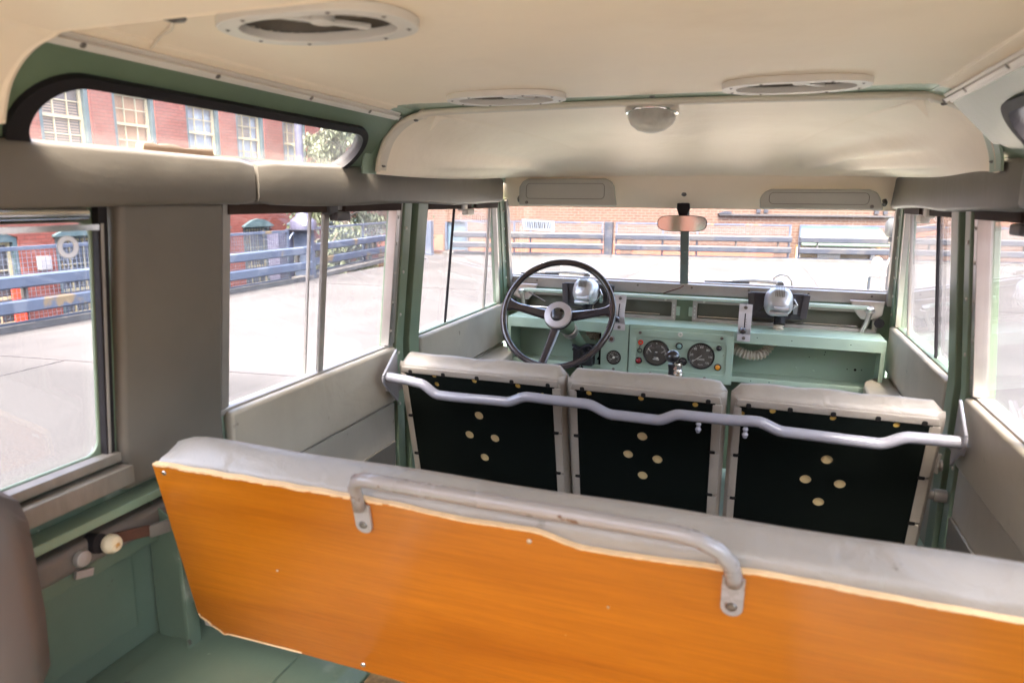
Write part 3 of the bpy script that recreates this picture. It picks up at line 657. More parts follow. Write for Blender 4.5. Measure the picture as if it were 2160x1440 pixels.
# headlining, flat middle part with vent holes
VENTS = [(-.248, -1.935, .118, .074, 'rear'), (-.238, -1.335, .118, .070, 'left'), (.282, -1.348, .118, .070, 'right')]
def stad(cx, cy, a, b, n=32): 
    return [(cx + a * math.copysign(abs(math.cos(t)) ** .72, math.cos(t)), cy + b * math.copysign(abs(math.sin(t)) ** .85, math.sin(t))) for t in [2 * math.pi * k / n for k in range(n)]]
hl = MB()
hl.plate([[(-.45, -2.78), (.45, -2.78), (.45, -1.266), (-.45, -1.266)]] + [stad(cx, cy, a - .022, b - .018) for cx, cy, a, b, _ in VENTS], 1.897, 1.900)
for u0, u1 in ((7 / 12, .740), (.26, 5 / 12)):
    hl.grid(lambda u, v: (arch(u0 + (u1 - u0) * u).x, -2.78 + (2.78 - 1.266) * v, arch(u0 + (u1 - u0) * u).y), 16, 1)
hl.build('headlining', 'cream', V, smooth=60)
# rear headlining: full arch
g = MB(); g.grid(lambda u, v: (arch(.085 + .83 * u, -.012 * (1 - v) ** 2).x, -2.055 - .72 * v, arch(.085 + .83 * u, -.012 * (1 - v) ** 2).y - .006), 70, 4)
g.build('rear_headlining', 'cream', V, solid=.003)
g = MB(); g.tube([(arch(.085 + .83 * k / 60, -.010).x, -2.055, arch(.085 + .83 * k / 60, -.010).y - .004) for k in range(61)], .008, 8); g.build('headlining_edge', 'cream', V)
# front headlining: dished panel from the arch down to the header
def fh(u, v):
    a = arch(u, -.004); x1 = -.655 + 1.318 * u; z1 = 1.781 - .0012 * math.cos(u * 40)
    x = a.x + (x1 - a.x) * v ** 1.15; y = -1.192 + 1.00 * v
    cen = min(1, (1 - abs(2 * u - 1)) * 3.2)
    e = v ** (1.9 + .6 * cen)
    z = a.y + (z1 - a.y) * e
    z += .004 * math.sin(math.pi * v) * cen
    for uc, sgn in ((.13, 1), (.875, -1), (.80, -1)):                                    # pulled folds in the lower corners
        dd = (u - uc) - sgn * .16 * (v - .6); z -= (.010 if uc < .5 else .017) * math.exp(-(dd / .028) ** 2) * math.sin(math.pi * max(0, min(1, (v - .25) / .75)))
        dd2 = dd - .045 * sgn; z += .005 * math.exp(-(dd2 / .03) ** 2) * math.sin(math.pi * max(0, min(1, (v - .25) / .75)))
    return (x + .013 * (1 - v), y, z)
g = MB(); g.grid(fh, 120, 50); fho = g.build('front_headlining', 'cream', V, solid=.003, smooth=80)
g = MB(); 
for off, r_ in ((0, .0065),):
    g.tube([(arch(.02 + .96 * k / 80, -.007).x + .013, -1.192, arch(.02 + .96 * k / 80, -.007).y) for k in range(81)], r_, 8, flat=1)
g.build('headlining_edge', 'creamtrim', V)
g = MB(); g.grid(lambda u, v: (arch(.03 + .94 * u, -.0095 - .002 * v).x + .013, -1.188 + .028 * v, arch(.03 + .94 * u, -.0095 - .002 * v).y), 80, 1)
g.build('headlining_edge_binding', 'creamtrim', V, solid=.001)
g = MB()
for u in (.31, .69, .055, .945, .5): p = arch(u, -.012); g.lathe([(0, .004), (.005, .002), (.006, 0)], (p.x + .013, -1.176, p.y), (0, -.3, -1), 8)
for x in (-.33, .03, .39): g.lathe([(0, .004), (.005, .002), (.006, 0)], (x, -1.245, 1.897), (0, 0, -1), 8)
g.lathe([(0, .006), (.012, .003), (.014, 0)], (-.40, -1.99, 1.897), (0, 0, -1), 12)
g.split('screw', 'screw', V)
g = MB(); g.tube([(-.40, -1.99, 1.894), (-.42, -1.975, 1.889), (-.47, -1.94, 1.893), (-.52, -1.91, 1.887)], .0018, 6); g.build('wire', 'creamtrim', V)
# header panel above the windscreen
g = MB()
def hd(u, v): x = (-.668 + 1.338 * u); return (x, -.152 - .05 * v - .012 * math.sin(math.pi * v), 1.678 + .108 * v)
g.grid(hd, 30, 8); g.build('windscreen_header', 'cream', V, solid=.006)
MB().lathe([(0, .008), (.006, .007), (.011, .003), (.012, 0)], (-.003, -.186, 1.726), (0, -1, .1), 14).build('header_screw', 'screw', V)
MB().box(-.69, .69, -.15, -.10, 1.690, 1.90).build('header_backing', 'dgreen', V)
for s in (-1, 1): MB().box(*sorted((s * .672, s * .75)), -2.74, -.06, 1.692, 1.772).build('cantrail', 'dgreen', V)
# padded cantrail trims
def pad(s, y0, y1, z0=1.684, za1=1.768, zb1=1.779, xi=.637):
    g = MB(); n = 26; rnd = random.Random(int(y0 * 100) + s)
    ph = rnd.random() * 6
    def X_(y): return xi + .004 * math.sin(y * 7 + ph) 
    secs = []
    for k in range(n + 1):
        y = y0 + (y1 - y0) * k / n; z1 = za1 + (zb1 - za1) * k / n; e = min(1, min(y - y0, y1 - y) / .008); q = .005 * (1 - e) ** 2
        i = X_(y) + q; za = z0 + q + .003 * math.sin(y * 9 + ph); zb = z1 - q + .002 * math.sin(y * 5)
        r = .0085; sec = [(.735, za), (i + r, za), (i + r * .3, za + r * .3), (i, za + r), (i - .001, (za + zb) / 2), (i, zb - r), (i + r * .3, zb - r * .3), (i + r, zb), (.735, zb)]
        secs.append([(s * a, y, b) for a, b in sec])
    g.loft(secs); return g.build('cantrail_pad', 'vinyl', V, smooth=60)
pad(-1, -2.74, -1.578, zb1=1.768); pad(-1, -1.570, -.235); pad(1, -2.74, -1.30, za1=1.776, zb1=1.777); pad(1, -1.292, -.13, za1=1.777)
# door-gap channels below the pads
for s in (-1, 1):
    for y0, y1 in ((-1.63, -1.30), (-1.255, -.985), (-.82, -.50), (-.46, -.25)):
        MB().plate([[(y0, 1.668), (y1, 1.668), (y1, 1.686), (y0, 1.686)]], -.004, .03, smap(s)).build('felt_channel', 'brown', V)
# pillars
def pillar(s, y0, y1, z0, z1, a=-.02, b=.05, mat='pgreen', name='door_pillar', bev=.004):
    return MB().plate([[(y0, z0), (y1, z0), (y1, z1), (y0, z1)]] if z1 <= 1.3 else [[(y0, z0), (y1, z0), (y1, 1.3), (y1, z1), (y0, z1), (y0, 1.3)]], a, b, smap(s)).build(name, mat, V, bevel=bev)
for s in (-1, 1):
    pillar(s, -.968, -.925, .6, 1.69, -.006, .05)
    pillar(s, -.925, -.900, .6, 1.69, .012, .05, 'dgreen', 'pillar_recess')
    pillar(s, -.900, -.838, .6, 1.69, -.012, .05)
    g = MB()
    for z in (1.62, 1.5, 1.38, 1.27, 1.12): g.lathe([(0, .003), (.004, .002), (.005, 0)], (s * (SX(z) - .006), -.955, z), (-s, 0, 0), 8)
    g.split('screw', 'alu', V)
    # rear quarter pillar with its broad grey pad
    MB().plate([[(-1.878, 1.232), (-1.652, 1.232), (-1.652, 1.3), (-1.652, 1.692), (-1.868, 1.692), (-1.876, 1.3)]], -.014, .05, smap(s)).build('quarter_pillar_pad', 'vinyl', V, bevel=.012, seg=3)
    # windscreen post
    g = MB(); zt = 1.70
    g.plate([[(-.075, 1.25), (-.012, 1.25), (-.012, 1.36), (-.145, zt), (-.235, zt), (-.075, 1.32)]], -.004, .04, smap(s)); wp = g.build('windscreen_pillar', 'pgreen', V, bevel=.003)
    g = MB()
    for k in range(6): z = 1.33 + .065 * k; g.lathe([(0, .004), (.004, .003), (.005, 0)], (s * (SX(z) - .004), -.045 - (z - 1.30) * .40, z), (-s, 0, 0), 8)
    g.split('screw', 'white', wp)
    g = MB(); g.beam((s * .690, -.035, 1.36), (s * .661, -.175, 1.70), .028, .03, up=(0, 1, 0)); g.build('windscreen_edge_post', 'alud', V, bevel=.003)
# doors
def door(s, y0, y1, name, label, wy0, wy1, slids, front):
    d = None
    g = MB(); g.plate([[(y0, .55), (y1, .55), (y1, 1.288), (y0, 1.288)]], .01, .05, smap(s)); d = g.build('door', 'green', V)
    d['label'] = label
    # padded card: upper roll and lower panel
    g = MB(); g.plate([[(y0 + .01, 1.135), (y1 - .01, 1.135), (y1 - .01, 1.293), (y0 + .01, 1.293)]], -.012, .012, smap(s)); g.build('door_pad', 'doorvinyl', d, bevel=.010, seg=3)
    g = MB(); g.plate([[(y0 + .01, .60), (y1 - .01, .60), (y1 - .01, 1.130), (y0 + .01, 1.130)]], -.002, .012, smap(s)); g.build('door_card', 'doorvinyl', d, bevel=.004)
    if not front:
        g = MB(); g.plate([[(y0 + .10, .70), (y1 - .06, .70), (y1 - .02, 1.02), (y0 + .28, 1.02), (y0 + .10, .95)]], -.010, -.002, smap(s)); g.build('door_pocket', 'vinyl', d, bevel=.005)
    # window frame
    g = MB()
    g.plate([[(y0, 1.285), (y1, 1.285), (y1, 1.298), (y0, 1.298)]], .004, .020, smap(s))
    g.plate([[(y0, 1.30), (y0 + .02, 1.30), (y0 + .02, 1.69), (y0, 1.69)]], .0, .03, smap(s))
    if not front: g.plate([[(y1 - .02, 1.30), (y1, 1.30), (y1, 1.69), (y1 - .02, 1.69)]], .0, .03, smap(s))
    g.plate([[(y0, 1.672), (y1 - (.16 if front else 0), 1.672), (y1 - (.16 if front else 0), 1.69), (y0, 1.69)]], .004, .034, smap(s))
    g.build('window_frame', 'alud' if not front else 'dgreen', d, bevel=.002)
    if not front:
        g = MB(); g.plate([[(y1 - .04, 1.30), (y1 - .02, 1.30), (y1 - .02, 1.67), (y1 - .04, 1.67)]], -.004, .022, smap(s)); fo = g.build('window_channel', 'alu', d, bevel=.002)
        g = MB()
        for z in (1.34, 1.42, 1.50, 1.58, 1.65): g.lathe([(0, .003), (.004, .002), (.005, 0)], (s * (SX(z) - .004), y1 - .03, z), (-s, 0, 0), 8)
        g.split('screw', 'alu', fo)
    ym = slids[0]
    g = MB(); g.plate([[(wy0, 1.297), (ym + .02, 1.297), (ym + .02, 1.675), (wy0, 1.675)]], .022, .026, smap(s)); g.build('rear_pane', 'glass', d)
    g = MB(); g.plate([[(ym, 1.297), (wy1, 1.297), (wy1 - (.16 if front else 0), 1.675), (ym, 1.675)]], .012, .016, smap(s)); g.build('front_pane', 'glassd' if front else 'glass', d)
    g = MB()
    for (yy, ww, w0) in slids[1]: g.plate([[(yy - ww / 2, 1.297), (yy + ww / 2, 1.297), (yy + ww / 2, 1.675), (yy - ww / 2, 1.675)]], w0, w0 + .008, smap(s))
    g.build('pane_edge_strip', 'rubber' if front else 'alud', d, bevel=.0015)
    # catch at the top of the sliding pane
    g = MB(); yc = ym + .035
    g.box(*sorted((s * (SX(1.67) - .012), s * (SX(1.67) + .012))), yc - .018, yc + .018, 1.662, 1.694); g.box(*sorted((s * (SX(1.67) - .020), s * (SX(1.67) + .004))), yc, yc + .055, 1.648, 1.668)
    g.build('pane_catch', 'white' if front else 'steelgrey', d, bevel=.005)
    if front:
        g = MB(); g.plate([[(y1 - .215, 1.297), (y1 - .205, 1.297), (y1 - .235, 1.675), (y1 - .245, 1.675)]], .004, .014, smap(s))
        g.build('quarter_bar', 'alud', d, bevel=.002)
        g = MB(); g.plate([[(y1 - .050, 1.297), (y1 - .015, 1.297), (y1 - .160, 1.69), (y1 - .200, 1.69)]], .0, .03, smap(s)); fr_ = g.build('front_frame', 'dgreen', d, bevel=.002)
        g = MB(); g.plate([[(y1 - .064, 1.297), (y1 - .052, 1.297), (y1 - .198, 1.672), (y1 - .210, 1.672)]], -.003, .012, smap(s)); g.build('channel', 'alu', fr_)
        # armrest shelf
        g = MB(); pts = [(.0, y0 + .02), (-.100, y0 + .02), (-.100, -.32), (-.097, -.25), (-.085, -.19), (-.060, -.145), (-.03, -.12), (0, -.11)]
        lp = [(s * (.70 + a), b) for a, b in pts]
        g.plate([lp], 1.085, 1.125); g.build('armrest', 'doorvinyl', d, bevel=.009, seg=3)
    return d
for s, nm in ((-1, 'left'), (1, 'right')):
    door(s, -.838, -.058, nm, 'front door with sliding glass beside the %s' % ('steering wheel' if s < 0 else 'glove shelf'), -.82, -.10, (-.60, [(-.60, .006, .010), (-.568, .006, .024)]), True)
    door(s, -1.642, -.968, nm, 'rear door with sliding glass %s' % ('on the driver side' if s < 0 else 'opposite the driver side'), -1.63, -.985, (-1.345, [(-1.345, .005, .024), (-1.312, .020, .006)]), False)
# rear quarter window (sliding) on both sides
for s in (-1, 1):
    g = MB(); y0, y1 = -2.62, -1.872
    g.plate([[(y0, 1.235), (y1, 1.235), (y1, 1.69), (y0, 1.69)], rrect(y0 + .02, y1 - .030, 1.306, 1.662, .022)], .006, .012, smap(s)); qf = g.build('quarter_window_frame', 'pgreen', V, bevel=.002)
    g = MB(); g.plate([[(y1 - .028, 1.30), (y1 - .012, 1.30), (y1 - .012, 1.686), (y1 - .028, 1.686)]], -.008, .006, smap(s)); g.build('quarter_window_channel', 'rubber', qf, bevel=.002)
    g = MB(); g.plate([[(y1 - .025, 1.30), (y1 - .021, 1.30), (y1 - .021, 1.66), (y1 - .025, 1.66)]], -.010, .006, smap(s)); g.build('guide', 'alud', qf)
    g = MB()
    g.plate([[(y0, 1.288), (y1 - .010, 1.288), (y1 - .010, 1.304), (y0, 1.304)]], -.018, .004, smap(s))
    g.plate([[(y0, 1.252), (y1 - .004, 1.252), (y1 - .004, 1.282), (y0, 1.282)]], -.034, -.004, smap(s))
    g.build('lower_slide_channel', 'channel', qf, bevel=.002)
    g = MB(); g.tube([(s * (SX(1.68) - .016), y0, 1.674), (s * (SX(1.68) - .016), y1 - .055, 1.674)], .009, 10); g.plate([[(y0, 1.652), (y1 - .045, 1.652), (y1 - .045, 1.660), (y0, 1.660)]], -.03, .006, smap(s))
    g.build('upper_slide_rail', 'chrome', qf)
    MB().plate([rrect(y0 + .01, y1 - .03, 1.30, 1.67, .02)], .016, .020, smap(s)).build('pane', 'glass', qf)
g = MB(); 
rr_ = MB(); rr_.lathe([(.0095, 0), (.0155, 0), (.0155, .003), (.0095, .003), (.0095, 0)], (-(SX(1.628) + .012), -1.934, 1.628), (1, 0, 0), 24)
tag(rr_.build('ring_sticker', 'sticker'), 'small white ring stuck on the rear side window glass near its upper corner', 'sticker')
# lower body sides, tub, wheel boxes
for s in (-1, 1):
    X = lambda v: s * v
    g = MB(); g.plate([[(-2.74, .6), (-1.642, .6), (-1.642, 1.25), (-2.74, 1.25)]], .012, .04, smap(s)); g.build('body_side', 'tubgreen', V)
    g = MB(); g.plate([[(-2.74, 1.206), (-1.66, 1.206), (-1.66, 1.222), (-2.74, 1.222)]], -.030, .012, smap(s)); g.build('capping_strip', 'pgreen', V, bevel=.003)
    g = MB(); g.plate([[(-2.74, 1.150), (-1.66, 1.150), (-1.66, 1.192), (-2.74, 1.192)]], -.026, .012, smap(s)); g.build('lower_trim_roll', 'trimroll', V, bevel=.010, seg=3)
    g = MB(); g.plate([[(-2.74, 1.126), (-1.75, 1.126), (-1.75, 1.150), (-2.74, 1.150)]], -.018, .012, smap(s)); g.build('tub_rail', 'tubgreen', V, bevel=.004)
    # inset panel, rib and wheel box
    g = MB(); g.plate([[(-2.74, .985), (-1.868, .985), (-1.868, 1.118), (-2.74, 1.118)]], .004, .012, smap(s)); g.build('inset_panel', 'tubgreen', V, bevel=.002)
    g = MB(); pts = [(.70, .93), (.628, .93), (.618, 1.02), (.628, 1.16), (.70, 1.20)]
    g.plate([[(X(a), b) for a, b in pts]], -1.832, -1.828, lambda u, v, w_: (u, w_, v)); g.box(*sorted((X(.614), X(.622))), -1.850, -1.824, .93, 1.13)
    g.build('tub_rib', 'tubgreen', V, bevel=.001)
    g = MB(); sec = [(.712, .945), (.385, .945), (.350, .935), (.325, .905), (.32, .66), (.712, .66)]
    g.loft([[(X(a), y, b) for a, b in sec] for y in (-2.74, -1.60)]); g.build('wheel_box', 'tubgreen', V, bevel=.006)
    g = MB(); g.box(*sorted((X(.43), X(.66))), -2.74, -1.66, .9452, .949)
    g.build('wheel_box_top_plate', 'tubgreen', V, bevel=.0015)
# floor
MB().box(-.318, .318, -2.74, -1.60, .62, .915).build('load_floor', 'carpet', V)
MB().box(-.70, .70, -1.55, -.2, .55, .60).build('cabin_floor', 'rubber', V)
MB().box(-.70, .70, -.90, -.45, .60, .86).build('seat_box', 'green', V, bevel=.01)
# rear end: posts and sills round the open back door
for s in (-1, 1): MB().box(*sorted((s * .67, s * .74)), -2.80, -2.745, .60, 1.90).build('rear_door_post', 'green', V, bevel=.008)
MB().box(.49, .565, -2.80, -2.76, .60, 1.86).build('rear_body_panel', 'tubgreen', V)
MB().box(-.64, .64, -2.80, -2.745, 1.86, 1.90).build('rear_door_header', 'green', V)
# pull knob, strap and latch on the driver side tub
g = MB(); g.lathe([(0, .022), (.011, .020), (.0145, .014), (.015, .006), (.011, 0), (0, 0)], (-.668, -1.938, 1.176), (1, .15, .1), 20); kn = g.build('pull_knob', 'ivory', V)
g = MB(); g.lathe([(0, .010), (.015, .008), (.016, -.012), (0, -.012)], (-.676, -1.948, 1.180), (1, .15, .1), 16); g.build('knob_base', 'rubber', kn)
g = MB(); g.lathe([(0, .01), (.012, .008), (.014, 0), (.006, -.004)], (-.672, -1.978, 1.172), (1, 0, 0), 12); g.beam((-.672, -1.99, 1.150), (-.672, -1.962, 1.142), .006, .012); g.build('latch', 'alud', V, bevel=.001)
g = MB(); g.beam((-.672, -1.930, 1.178), (-.668, -1.858, 1.160), .006, .018); st = g.build('strap', 'leather', V, bevel=.002)
g = MB(); g.beam((-.668, -1.860, 1.158), (-.630, -1.775, 1.160), .008, .022); g.build('strap_sleeve', 'vinyl', st, bevel=.003)
# windscreen frame, glass, divider
fw = MB()
fw.beam((-.70, -.012, 1.3775), (.70, -.012, 1.3775), .045, .040); fr = fw.build('windscreen_frame', 'alud', V, bevel=.004)
g = MB(); g.beam((-.695, .004, 1.3995), (.695, .004, 1.3995), .02, .006); g.build('glazing_bead', 'alu', fr)
g = MB(); g.beam((0, -.020, 1.396), (0, -.165, 1.70), .030, .018, up=(0, 1, 0)); dv = g.build('windscreen_divider', 'divgrey', V, bevel=.004)
g = MB()
for z in (1.43, 1.475, 1.52): g.lathe([(0, .003), (.003, 0)], (0, -.03 - (z - 1.396) * .477 - .002, z), (0, -1, -.4), 8)
g.split('screw', 'screw', dv)
for sx in (-1, 1):
    MB()._add([(sx * x, y, z) for x, y, z in ((.016, .004, 1.392), (.70, .004, 1.392), (.66, -.195, 1.80), (.016, -.195, 1.80), (.016, .009, 1.392), (.70, .009, 1.392), (.66, -.190, 1.80), (.016, -.190, 1.80))],
              [(0, 1, 2, 3), (4, 7, 6, 5), (0, 4, 5, 1), (1, 5, 6, 2), (2, 6, 7, 3), (3, 7, 4, 0)]).build('windscreen_pane', 'glassws', V)
g = MB()
for k in range(7): g.lathe([(0, .003), (.004, .002), (.0045, 0)], (-.6 + .2 * k + .03, -.0345, 1.385), (0, -1, 0), 8)
g.split('screw', 'screw', fr)
g = MB(); g.tube([(.0, -.045, 1.392), (-.01, -.06, 1.385), (-.05, -.058, 1.370), (-.07, -.05, 1.36)], .0025, 6); g.build('cable', 'leather', fr)
g = MB(); g.tube([(-.62, -.062, 1.3485), (.62, -.062, 1.3485)], .0075, 10); g.build('hinge_rod', 'rod', V)
for sx in (-1, 1):                                       # fold-down clamp at each end of the frame
    g = MB(); g.plate([[(sx * .56, 1.372), (sx * .67, 1.372), (sx * .665, 1.325), (sx * .645, 1.308), (sx * .60, 1.308), (sx * .585, 1.325)]], -.060, -.050, lambda u, v, w_: (u, w_, v)); cl = g.build('frame_clamp', 'alu', V, bevel=.003)
    g = MB(); g.lathe([(0, .016), (.011, .014), (.012, .004), (.016, .003), (.016, 0), (0, 0)], (sx * .625, -.062, 1.338), (0, -.6, 1), 12); g.tube([(sx * .625, -.062, 1.335), (sx * .620, -.060, 1.30), (sx * .608, -.055, 1.262)], .009, 10); g.build('clamp_bolt', 'alu', cl)
    MB().lathe([(0, .003), (.016, .002), (.016, 0)], (sx * .655, -.078, 1.30), (0, -1, 0), 16).build('grommet', 'rubber', cl)
# bulkhead with its two ventilator openings
bh = MB(); ext = [(-.70, .60), (.70, .60), (.70, 1.36), (-.70, 1.36)]
bh.plate([ext, rrect(-.615, -.035, 1.272, 1.332, .012), rrect(.052, .640, 1.272, 1.332, .012)], -.030, -.022, lambda u, v, w_: (u, w_, v)); bo = bh.build('bulkhead', 'dgreen', V, bevel=.002)
MB().box(-.69, .69, -.045, .02, 1.232, 1.245).build('scuttle_lower_flange', 'dgreen', V, bevel=.003)
for x0, x1 in ((-.630, -.022), (.038, .655)):
    g = MB(); g.plate([rrect(x0, x1, 1.260, 1.341, .006), rrect(x0 + .016, x1 - .016, 1.273, 1.330, .004)], -.046, -.034, lambda u, v, w_: (u, w_, v)); vf = g.build('ventilator_frame', 'alud', V, bevel=.002)
    g = MB(); g.box(x0 + .01, x1 - .01, -.018, -.012, 1.262, 1.342); g.build('ventilator_flap', 'ventflap', vf)
    g = MB(); g.tube([(x0 + .02, -.036, 1.279), (x1 - .06, -.036, 1.279)], .0028, 8); g.build('flap_rod', 'chrome', vf)
    g = MB()
    for k in range(4): g.lathe([(0, .003), (.004, .002), (.0045, 0)], (x0 + .04 + (x1 - x0 - .08) * k / 3, -.047, 1.3355), (0, -1, 0), 8)
    for z in (1.272, 1.287, 1.302, 1.317): g.lathe([(0, .002), (.0028, 0)], (x1 - .008, -.047, z), (0, -1, 0), 6); g.lathe([(0, .002), (.0028, 0)], (x0 + .008, -.047, z), (0, -1, 0), 6)
    g.split('screw', 'alu', vf)
    g = MB(); xe = x1 if x0 < 0 else x0; q = 1 if x0 < 0 else -1
    g.box(*sorted((xe, xe + q * .014)), -.040, -.032, 1.278, 1.312); g.build('hinge_lug', 'green', vf, bevel=.002)
g = MB()
for x in (-.20, .165, .30, .43): g.box(x - .009, x + .009, -.052, -.044, 1.234, 1.258)
g.split('clip', 'ivory', V, bevel=.001)
# outside: bonnet, wings, mirrors, wipers, snorkel
MB().box(-.55, .55, .06, 1.05, 1.12, 1.19).build('bonnet', 'creamtrim', V, bevel=.03, seg=3)  # out of view; cream chosen to bounce warm fill light onto the headlining
for s in (-1, 1): MB().box(*sorted((s * .56, s * .82)), .06, 1.1, .75, 1.12).build('wing', 'green', V, bevel=.03, seg=3)
for cx, cz, wd, h, y in ((-.676, 1.372, .108, .072, .52), (.725, 1.362, .085, .10, .50)):
    g = MB(); g.plate([rrect(cx - wd / 2, cx + wd / 2, cz - h / 2, cz + h / 2, .016)], y - .006, y + .014, lambda u, v, w_: (u, w_, v)); wm_ = g.build('wing_mirror', 'alud', V, bevel=.003)
    MB().plate([rrect(cx - wd / 2 + .004, cx + wd / 2 - .004, cz - h / 2 + .004, cz + h / 2 - .004, .013)], y - .0085, y - .0065, lambda u, v, w_: (u, w_, v)).build('mirror_glass', 'mirror', wm_)
    MB().tube([(cx, y + .01, cz), (cx, y + .05, cz - .03), (cx, y + .05, 1.10)], .007, 8).build('mirror_arm', 'alud', wm_)
for x0, xe in ((-.384, -.66), (.336, .07)):
    g = MB(); g.lathe([(0, .03), (.012, .028), (.014, 0)], (x0, .03, 1.402), (0, 1, .3), 12); g.tube([(x0, .055, 1.408), (x0 - .09, .05, 1.412), (xe + .10, .04, 1.409)], [.009, .007, .004], 8); wi = g.build('wiper_arm', 'alud', V)
    MB().beam((xe + .16, .03, 1.406), (xe, .03, 1.402), .005, .008).build('wiper_blade', 'rubber', wi)
MB().tube([(.31, .06, 1.40), (.315, .06, 1.425), (.335, .06, 1.438), (.36, .06, 1.434), (.375, .06, 1.415), (.378, .06, 1.395)], .0035, 8).build('washer_hose', 'alud', V)
g = MB(); g.lathe([(0, .065), (.034, .063), (.044, .048), (.046, .012), (.040, 0), (.030, -.004), (.030, -.02), (.022, -.03), (.022, -.62), (0, -.62)], (.722, .17, 1.582), (0, 0, 1), 24); sn = g.build('raised_air_intake', 'intake', V)
MB().tube([(.735, .15, 1.54), (.700, .15, 1.50), (.684, .15, 1.44), (.685, .15, 1.36), (.69, .15, 1.2)], .0045, 8).build('intake_bracket', 'alud', sn)
MB().lathe([(0, .008), (.026, .006), (.030, 0), (.026, -.008), (.01, -.014), (.006, -.05), (0, -.05)], (.700, .40, 1.462), (-.8, -.5, 0), 20).build('round_wing_mirror', 'alud', V)

# ================================================================== LOOSE FITTINGS
def roofvent(cx, cy, a, b, label):
    t = thing('roof_vent', label, 'roof vent', (cx, cy, 1.897), 'oval roof ventilators in the cream headlining')
    g = MB(); g.plate([stad(cx, cy, a, b), stad(cx, cy, a - .024, b - .020)], 1.886, 1.8968); g.build('flange', 'white', t, bevel=.0035, seg=3)
    def wall(u, v):
        th = 2 * math.pi * u; c, s_ = math.cos(th), math.sin(th)
        k = .022 + .004 * v
        return (cx + (a - k) * math.copysign(abs(c) ** .72, c), cy + (b - k + .004) * math.copysign(abs(s_) ** .85, s_), 1.894 + .055 * v)
    g = MB(); g.grid(wall, 48, 6); g.build('throat', 'ventgrey', t)
    g = MB(); g.plate([stad(cx, cy, a - .03, b - .026)], 1.940, 1.943); g.build('duct_shade_plate', 'vdark', t)  # near-black plate; the shade inside the duct is put into its colour
    g = MB(); g.plate([stad(cx, cy, a - .027, b - .023), stad(cx, cy + .002, a - .040, b - .034)], 1.908, 1.914); g.build('inner_lip', 'ventgrey', t, bevel=.002)
    g = MB(); g.box(cx - .05, cx + .02, cy - .014, cy + .004, 1.926, 1.932); g.build('flap', 'ventgrey', t)
    g = MB(); g.beam((cx - .035, cy - .05, 1.8945), (cx + .045, cy + .038, 1.8945), .012, .005); g.lathe([(0, -.006), (.014, -.004), (.014, .012), (0, .012)], (cx + .01, cy - .005, 1.895), (0, 0, 1), 14); g.build('flap_lever', 'white', t, bevel=.001)
    g = MB()
    for k in range(8):
        th = 2 * math.pi * (k + .5) / 8; c, s_ = math.cos(th), math.sin(th)
        g.lathe([(0, .002), (.0035, 0)], (cx + (a - .011) * math.copysign(abs(c) ** .72, c), cy + (b - .010) * math.copysign(abs(s_) ** .85, s_), 1.8862), (0, 0, -1), 8)
    g.split('screw', 'screw', t)
roofvent(*VENTS[0][:4], 'large looking oval roof vent nearest the camera with its lever and dark duct showing')
roofvent(*VENTS[1][:4], 'oval roof vent in the cream headlining on the steering wheel side, near the front seam')
roofvent(*VENTS[2][:4], 'oval roof vent in the cream headlining on the passenger side, near the front seam')

dl = thing('dome_lamp', 'round clear dome lamp hanging under the front headlining above the mirror', 'lamp', (.015, -1.135, 1.885))
g = MB(); g.lathe([(0, .014), (.053, .012), (.056, 0), (.054, -.008), (.046, -.010)], (.015, -1.135, 1.885), (0, .10, 1), 32); g.build('base_ring', 'chrome', dl)
g = MB(); g.lathe([(.050, -.006), (.049, -.018), (.043, -.030), (.030, -.040), (.014, -.045), (0, -.046)], (.015, -1.135, 1.885), (0, .10, 1), 32); g.build('lens', 'lens', dl)
g = MB(); g.lathe([(0, 0), (.022, -.002), (.024, -.02), (.010, -.03), (0, -.03)], (.015, -1.135, 1.885), (0, .10, 1), 20); g.build('bulb_holder', 'white', dl)

def visor(x0, x1, zt, zb, y, tilt, label, hinge):
    t = thing('sun_visor', label, 'sun visor', ((x0 + x1) / 2, y, zb), 'grey folding sun visors on the header')
    def T(u, v, w_): return (u, y + (v - zb) * tilt - w_, v)
    o = [(x0 + .004, zb), (x1, zb), (x1 - .012, zt - .026), (x1 - .022, zt - .010), (x1 - .045, zt), (x0 + .035, zt), (x0 + .014, zt - .010), (x0 + .002, zt - .030)]
    g = MB(); g.plate([o], 0, .018, T); g.build('visor_board', 'vinyl2v', t, bevel=.006, seg=3)
    H = zt - zb
    g = MB(); g.plate([rrect(x0 + .032, x1 - .045, zb + .26 * H, zt - .19 * H, .012)], .018, .0195, T); g.build('visor_panel', 'vinyl2v', t, bevel=.0008)
    g = MB(); g.tube([T(u, v, .0192) for u, v in rrect(x0 + .031, x1 - .044, zb + .255 * H, zt - .185 * H, .013)], .0009, 6, closed=True); g.build('welt', 'vinyl', t)
    g = MB(); hx = x0 if hinge < 0 else x1
    g.lathe([(0, .004), (.0055, .003), (.006, 0)], T(hx - hinge * .034, zb + .010, .019), (0, -1, 0), 12); g.tube([T(hx + hinge * .002, zb + .016, -.006), T(hx + hinge * .006, zb + .022, -.012), T(hx + hinge * .004, zb + .03, -.02)], .007, 8)
    g.split('hinge', 'screw', t)
visor(-.584, -.224, 1.773, 1.679, -.228, .10, 'grey sun visor on the steering wheel side, folded flat against the cream header', -1)
visor(.240, .605, 1.740, 1.677, -.220, .0, 'grey sun visor on the passenger side, tilted towards the glass', 1)

